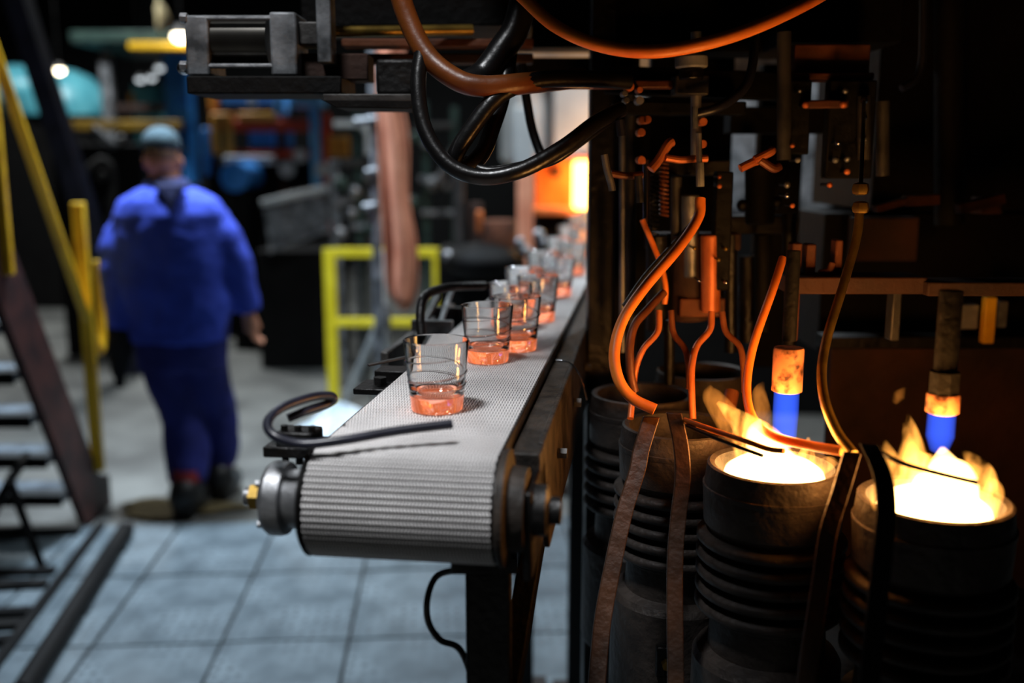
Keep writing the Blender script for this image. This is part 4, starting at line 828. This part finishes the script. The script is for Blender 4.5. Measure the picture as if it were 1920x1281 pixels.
# press with red-orange beams
pr = bgthing('press_machine', 'red-orange framed press with amber posts in the background', 'machine', 500, 260, 9.0)
bx(pr,'red_beam',395,224,612,246,9.0,0.15,'red'); bx(pr,'red_beam',430,282,600,296,9.0,0.15,'red'); bxf(pr,'red_post',594,212,613,8.98,0.15,'red'); bxf(pr,'red_post',518,205,530,9.05,0.12,'rustdark')
bx(pr,'amber_post',396,214,410,290,8.95,0.08,'amber'); bx(pr,'amber_post',420,214,434,290,8.95,0.08,'amber'); bx(pr,'amber_bar',396,212,434,228,8.93,0.08,'amber'); bx(pr,'amber_bar',445,211,512,226,8.95,0.08,'amber')
bx(pr,'blue_panel',466,246,512,276,9.1,0.1,'blue'); bx(pr,'blue_panel',522,246,546,276,9.1,0.1,'blue'); bx(pr,'blue_panel',380,240,392,330,9.1,0.2,'blue')
bx(pr,'white_ledge',420,292,512,308,8.9,0.2,'white'); bxf(pr,'black_base',385,306,600,9.12,0.9,'dull'); bx(pr,'amber_block',612,255,650,295,9.0,0.2,'amber')
bxf(pr,'pale_pipe',578,170,596,8.9,0.1,'paleblue'); bx(pr,'blue_hood',545,172,600,200,8.8,0.3,'paleblue'); bx(pr,'blue_hood',515,172,532,215,8.85,0.2,'paleblue'); bx(pr,'blue_beam',395,172,545,196,9.3,0.2,'blue'); bx(pr,'amber_post',391,168,405,210,9.2,0.1,'amber'); bx(pr,'white_flag',465,178,478,200,8.9,0.05,'white')
for (u, v, r_) in ((538,318,14),(562,292,12),(605,318,13)): part(pr, 'gauge', MB().cyl(PY(u,v,8.9), PY(u,v,9.05), r_*0.0049, n=20), M['white'])
dr = bgthing('blue_drum', 'round teal-blue drum end behind the right shoulder of the man', 'drum', 440, 332, 8.4)
c = PY(440,332,8.4); part(dr, 'drum', MB().lathe([(0,0),(0.10,0.0),(0.118,0.012),(0.118,0.5),(0,0.5)], c, 32, axis=(0,1,0)), M['blue']); part(dr, 'drum_rim', MB().lathe([(0.108,-0.01),(0.122,-0.01),(0.122,0.02),(0.108,0.02)], c, 32, axis=(0,1,0), close=True), M['blue'])
part(dr, 'stand', MB().box((c.x-0.08,8.45,0), (c.x+0.08,8.8,c.z-0.1)), M['dull'], 0.01)
# blue column with gantry and lamps
bc = bgthing('blue_column', 'bright blue steel column behind the cap of the man', 'column', 322, 150, 10.5)
bxf(bc, 'shaft', 302, 70, 346, 10.5, 0.24, 'blue'); bx(bc, 'bracket', 328, 200, 356, 236, 10.35, 0.2, 'blue'); bx(bc, 'base_plate', 290, 556, 360, 566, 10.4, 0.4, 'blue')
gt = bgthing('gantry', 'yellow crane gantry with grey-green roof panel at the upper left', 'gantry', 250, 90, 10.0)
bx(gt, 'yellow_beam', 240, 79, 352, 92, 10.0, 0.2, 'yellow'); bx(gt, 'roof_panel', 130, 58, 345, 79, 10.1, 1.6, 'green'); bxf(gt, 'grey_post', 184, 108, 203, 10.2, 0.12, 'grey'); bx(gt, 'end_hanger', 351, 60, 362, 92, 10.2, 0.12, 'dull')
bx(gt, 'red_beam', 196, 196, 302, 210, 10.3, 0.12, 'rustdark'); bx(gt, 'yellow_beam', 110, 226, 335, 244, 9.6, 0.12, 'dimyellow'); bx(gt,'beam_hanger',190,90,200,110,10.2,0.1,'grey'); bxf(gt,'grey_post',112,226,124,9.65,0.1,'dull')
def spot(label, u, v, Y, r, m, up=0.3):
    c = PY(u, v, Y); t = thing('work_lamp', label, 'lamp', (c.x, Y, c.z), 'small work lamps glowing in the background')
    part(t, 'bulb', MB().ell(c, (r*1.2, r, r*0.85), 16, 10), M[m]); part(t, 'shade', MB().lathe([(r*1.45,0),(r*1.0,r*1.1),(r*0.3,r*1.5),(r*0.28,r*1.4),(r*0.95,r*1.0),(r*1.38,0)], c+Vector((0,0,r*0.2)), 20, close=True), M['darkgrey'])
    part(t, 'drop_cable', MB().cyl(c+Vector((0,0,r*1.6)), (c.x,Y,ZC), 0.008, n=6), M['black'])
spot('brightest small work lamp beside the pneumatic cylinder', 339, 68, 9.9, 0.066, 'lampon')
spot('small warm work lamp above the teal hood', 110, 132, 10.6, 0.045, 'lampon')
for (u, v, lab) in ((263,149,'left of three small pale lamps left of the blue column'),(284,146,'middle of three small pale lamps left of the blue column'),(299,128,'highest of three small pale lamps beside the blue column')):
    spot(lab, u, v, 12.1, 0.037, 'lampcool')
cc_ = MB(); c = PY(306, 35, 9.2)
cc_.loft([(c.x-0.02,9.2,PY(306,62,9.2).z,0.02,0.02),(c.x-0.01,9.2,PY(306,45,9.2).z,0.055,0.03),(c.x,9.2,c.z,0.06,0.03),(c.x-0.02,9.2,PY(306,15,9.2).z,0.045,0.03),(c.x-0.025,9.2,PY(306,5,9.2).z,0.02,0.02),(c.x-0.025,9.2,ZC,0.006,0.006)], 14)
solo('hanging_cloth', cc_, M['cream'], 'cream cloth bundle hanging near the brightest work lamp', 'cloth')
th_ = bgthing('teal_hood', 'rounded teal machine hood at the far left', 'machine', 115, 180, 11.0)
hd = MB(); c = PY(98, 215, 11.0); hd.lathe([(0.52,0),(0.52,0.1),(0.46,0.28),(0.33,0.42),(0.15,0.5),(0,0.52)], (c.x-0.05,11.4,c.z), 36); part(th_, 'hood', hd, M['teal'])
part(th_, 'body', MB().box((c.x-0.55,10.95,0), (c.x+0.42,11.85,c.z)), M['dull'], 0.02); part(th_, 'hood', MB().ell((c.x-0.5,11.3,c.z+0.25), (0.42,0.4,0.3), 24, 14), M['teal'])
bt = bgthing('teal_cabinet', 'small teal cabinet under the three pale lamps', 'cabinet', 272, 175, 11.2); bxf(bt, 'body', 246, 158, 298, 11.2, 0.5, 'teal'); bx(bt, 'door', 250, 163, 294, 195, 11.17, 0.04, 'teal'); bx(bt, 'side_trim', 242, 175, 250, 205, 11.15, 0.04, 'amber')
# dark machinery left of and behind the man
dm = bgthing('dark_machine', 'dark brown machinery in shadow left of the man', 'machine', 190, 300, 8.2)
bxf(dm, 'body', 95, 270, 265, 8.2, 1.0, 'dull'); part(dm, 'slanted_pipe', MB().cyl(PY(175,240,8.1), PY(215,275,8.1), 0.035, n=14), M['grey'])
for (u, v) in ((228,262),(130,285),(190,330),(205,380),(165,410)): part(dm, 'fitting', MB().ell(PY(u,v,8.12), 0.04, 12, 8), M['darkgrey'])
part(dm, 'bent_pipe', MB().tube([PY(150,330,8.1),PY(190,300,8.1),PY(212,330,8.1),PY(205,420,8.1)], 0.03, 10), M['darkgrey'])
bm_ = bgthing('black_machine', 'low black machine between the man and the chute', 'machine', 450, 480, 8.8)
bxf(bm_, 'body', 350, 345, 500, 10.15, 0.25, 'dull'); bxf(bm_, 'cover', 478, 440, 610, 8.5, 0.3, 'dull')
for (u, v) in ((520,500),(560,495),(540,530)): part(bm_, 'fitting', MB().ell(PY(u,v,8.49), (0.05,0.03,0.03), 12, 8), M['grey'])
# pipe rack between chute and cloth
pk = bgthing('pipe_rack', 'cluttered grey-green pipe rack left of the salmon cloth', 'rack', 660, 350, 7.0)
for (u0, v0, u1, m) in ((626,300,634,'grey'),(662,210,674,'green'),(690,215,700,'grey'),(684,300,691,'darkgrey'),(790,190,802,'green'),(845,200,858,'green'),(668,470,680,'grey')): bxf(pk, 'upright', u0, v0, u1, 7.0, 0.05, m, 0.004)
for (u0, v0, u1, v1, m) in ((625,226,676,238,'white'),(626,372,668,384,'grey'),(640,300,700,312,'darkgrey'),(655,420,705,430,'grey'),(780,230,850,240,'darkgrey'),(785,330,870,342,'grey'),(790,395,860,404,'grey')): bx(pk, 'rail', u0, v0, u1, v1, 6.97, 0.05, m, 0.004)
for (u, v, r_) in ((700,240,12),(690,330,11),(640,345,16),(665,360,14),(780,258,13),(800,270,10),(705,290,13),(812,345,14),(838,350,8),(660,400,12),(690,430,11),(640,438,12),(775,380,14)): part(pk, 'valve', MB().ell(PY(u,v,6.95), r_*0.0034, 12, 8), M[random.choice(['grey','green','steel','steel'])])
part(pk, 'elbow', MB().tube([PY(676,232,6.95),PY(690,250,6.95),PY(692,290,6.95)], 0.03, 10), M['white']); part(pk, 'slant_pipe', MB().cyl(PY(850,280,6.9), PY(820,345,6.9), 0.025, n=12), M['grey'])
# machines behind the belt
hm = bgthing('hot_end_machine', 'dark machine with amber barrel behind the line of glasses', 'machine', 930, 470, 5.3)
part(hm, 'barrel', MB().lathe([(0.08,0),(0.094,0.01),(0.094,0.13),(0.086,0.145),(0,0.145)], PY(935,465,5.2), 28), M['rust']); 
bxf(hm, 'body', 820, 470, 985, 5.25, 0.42, 'dull'); bx(hm, 'plate', 850, 300, 870, 470, 5.4, 0.05, 'darkgrey'); bx(hm, 'plate', 880, 380, 905, 470, 5.4, 0.05, 'rustdark'); bx(hm, 'copper_post', 893, 395, 905, 440, 5.15, 0.03, 'copper')
part(hm, 'dark_cover', MB().ell(PY(905,490,5.15), (0.2,0.2,0.10), 20, 12), M['dull'])
for (u, v) in ((985,470),(1000,480),(1010,440),(1020,455),(975,455),(840,480),(880,470)): part(hm, 'nozzle', MB().ell(PY(u,v,5.1), 0.03, 12, 8), M['steel'])
# furnace
fu = bgthing('furnace', 'pale grey furnace with glowing orange firebox at the end of the belt', 'furnace', 1150, 250, 6.2)
FY = 6.2
part(fu, 'shell', MB().cyl(PY(986,300,FY+0.3), PY(986,80,FY+0.3), 0.16, n=36), M['white']); part(fu, 'shell', MB().lathe([(0.06,-0.12),(0.13,-0.03),(0.16,0.02)], PY(986,300,FY+0.3), 36), M['white'])
bx(fu, 'shell_panel', 1036, 60, 1110, 300, FY+0.1, 0.3, 'white', 0.02); bx(fu, 'shell_panel', 1112, 60, 1330, 300, FY+0.1, 0.3, 'white', 0.02); bx(fu, 'shell_panel', 1334, 60, 1570, 400, FY+0.1, 0.3, 'grey', 0.02); bx(fu, 'shell_panel', 1000, 60, 1040, 300, FY+0.25, 0.2, 'grey', 0.02)
part(fu, 'chimney', MB().cyl(PY(1100,70,FY+0.6), PY(1100,-500,FY+0.6), 0.3, n=32), M['grey'])
bx(fu, 'roof_slab', 950, 88, 1580, 100, FY, 0.9, 'white')
# firebox: brick jambs, lintel, sill, glowing back
bx(fu, 'firebox_wall', 1002, 300, 1078, 396, FY+0.16, 0.4, 'brick'); bx(fu, 'firebox_wall', 1222, 302, 1300, 396, FY, 0.5, 'brick'); bx(fu, 'firebox_lintel', 1000, 292, 1300, 304, FY, 0.6, 'brick'); bx(fu, 'firebox_sill', 1000, 390, 1330, 404, FY-0.05, 0.6, 'brick')
part(fu, 'peep_door', MB().px(1035,312,1050,332,FY+0.13,0.03), M['rustdark'], 0.005)
part(fu, 'fire', MB().px(1079,302,1222,392,FY-0.06,0.3), M['fire'])
bxf(fu, 'pillar', 970, 310, 1000, FY-0.45, 0.1, 'salmon'); part(fu, 'pillar_cap', MB().px(962,200,1002,312,FY-0.46,0.12), M['white'], 0.01)  # pale pillar; orange furnace light on its lower part is painted as salmon
bxf(fu, 'plinth', 1004, 404, 1580, FY+0.02, 1.0, 'dull')
ld = bpy.data.lights.new('furnace_light', 'AREA'); ld.shape = 'RECTANGLE'; ld.size = 0.45; ld.size_y = 0.28; ld.energy = 26; ld.color = (1.0, 0.42, 0.12)
lo = bpy.data.objects.new('furnace_light', ld); COL.objects.link(lo); lo.parent = fu; c = PY(1150,347,FY-0.09)-ROOT[fu]; lo.location = c; lo.rotation_euler = (math.radians(-90)+math.pi, 0, 0)
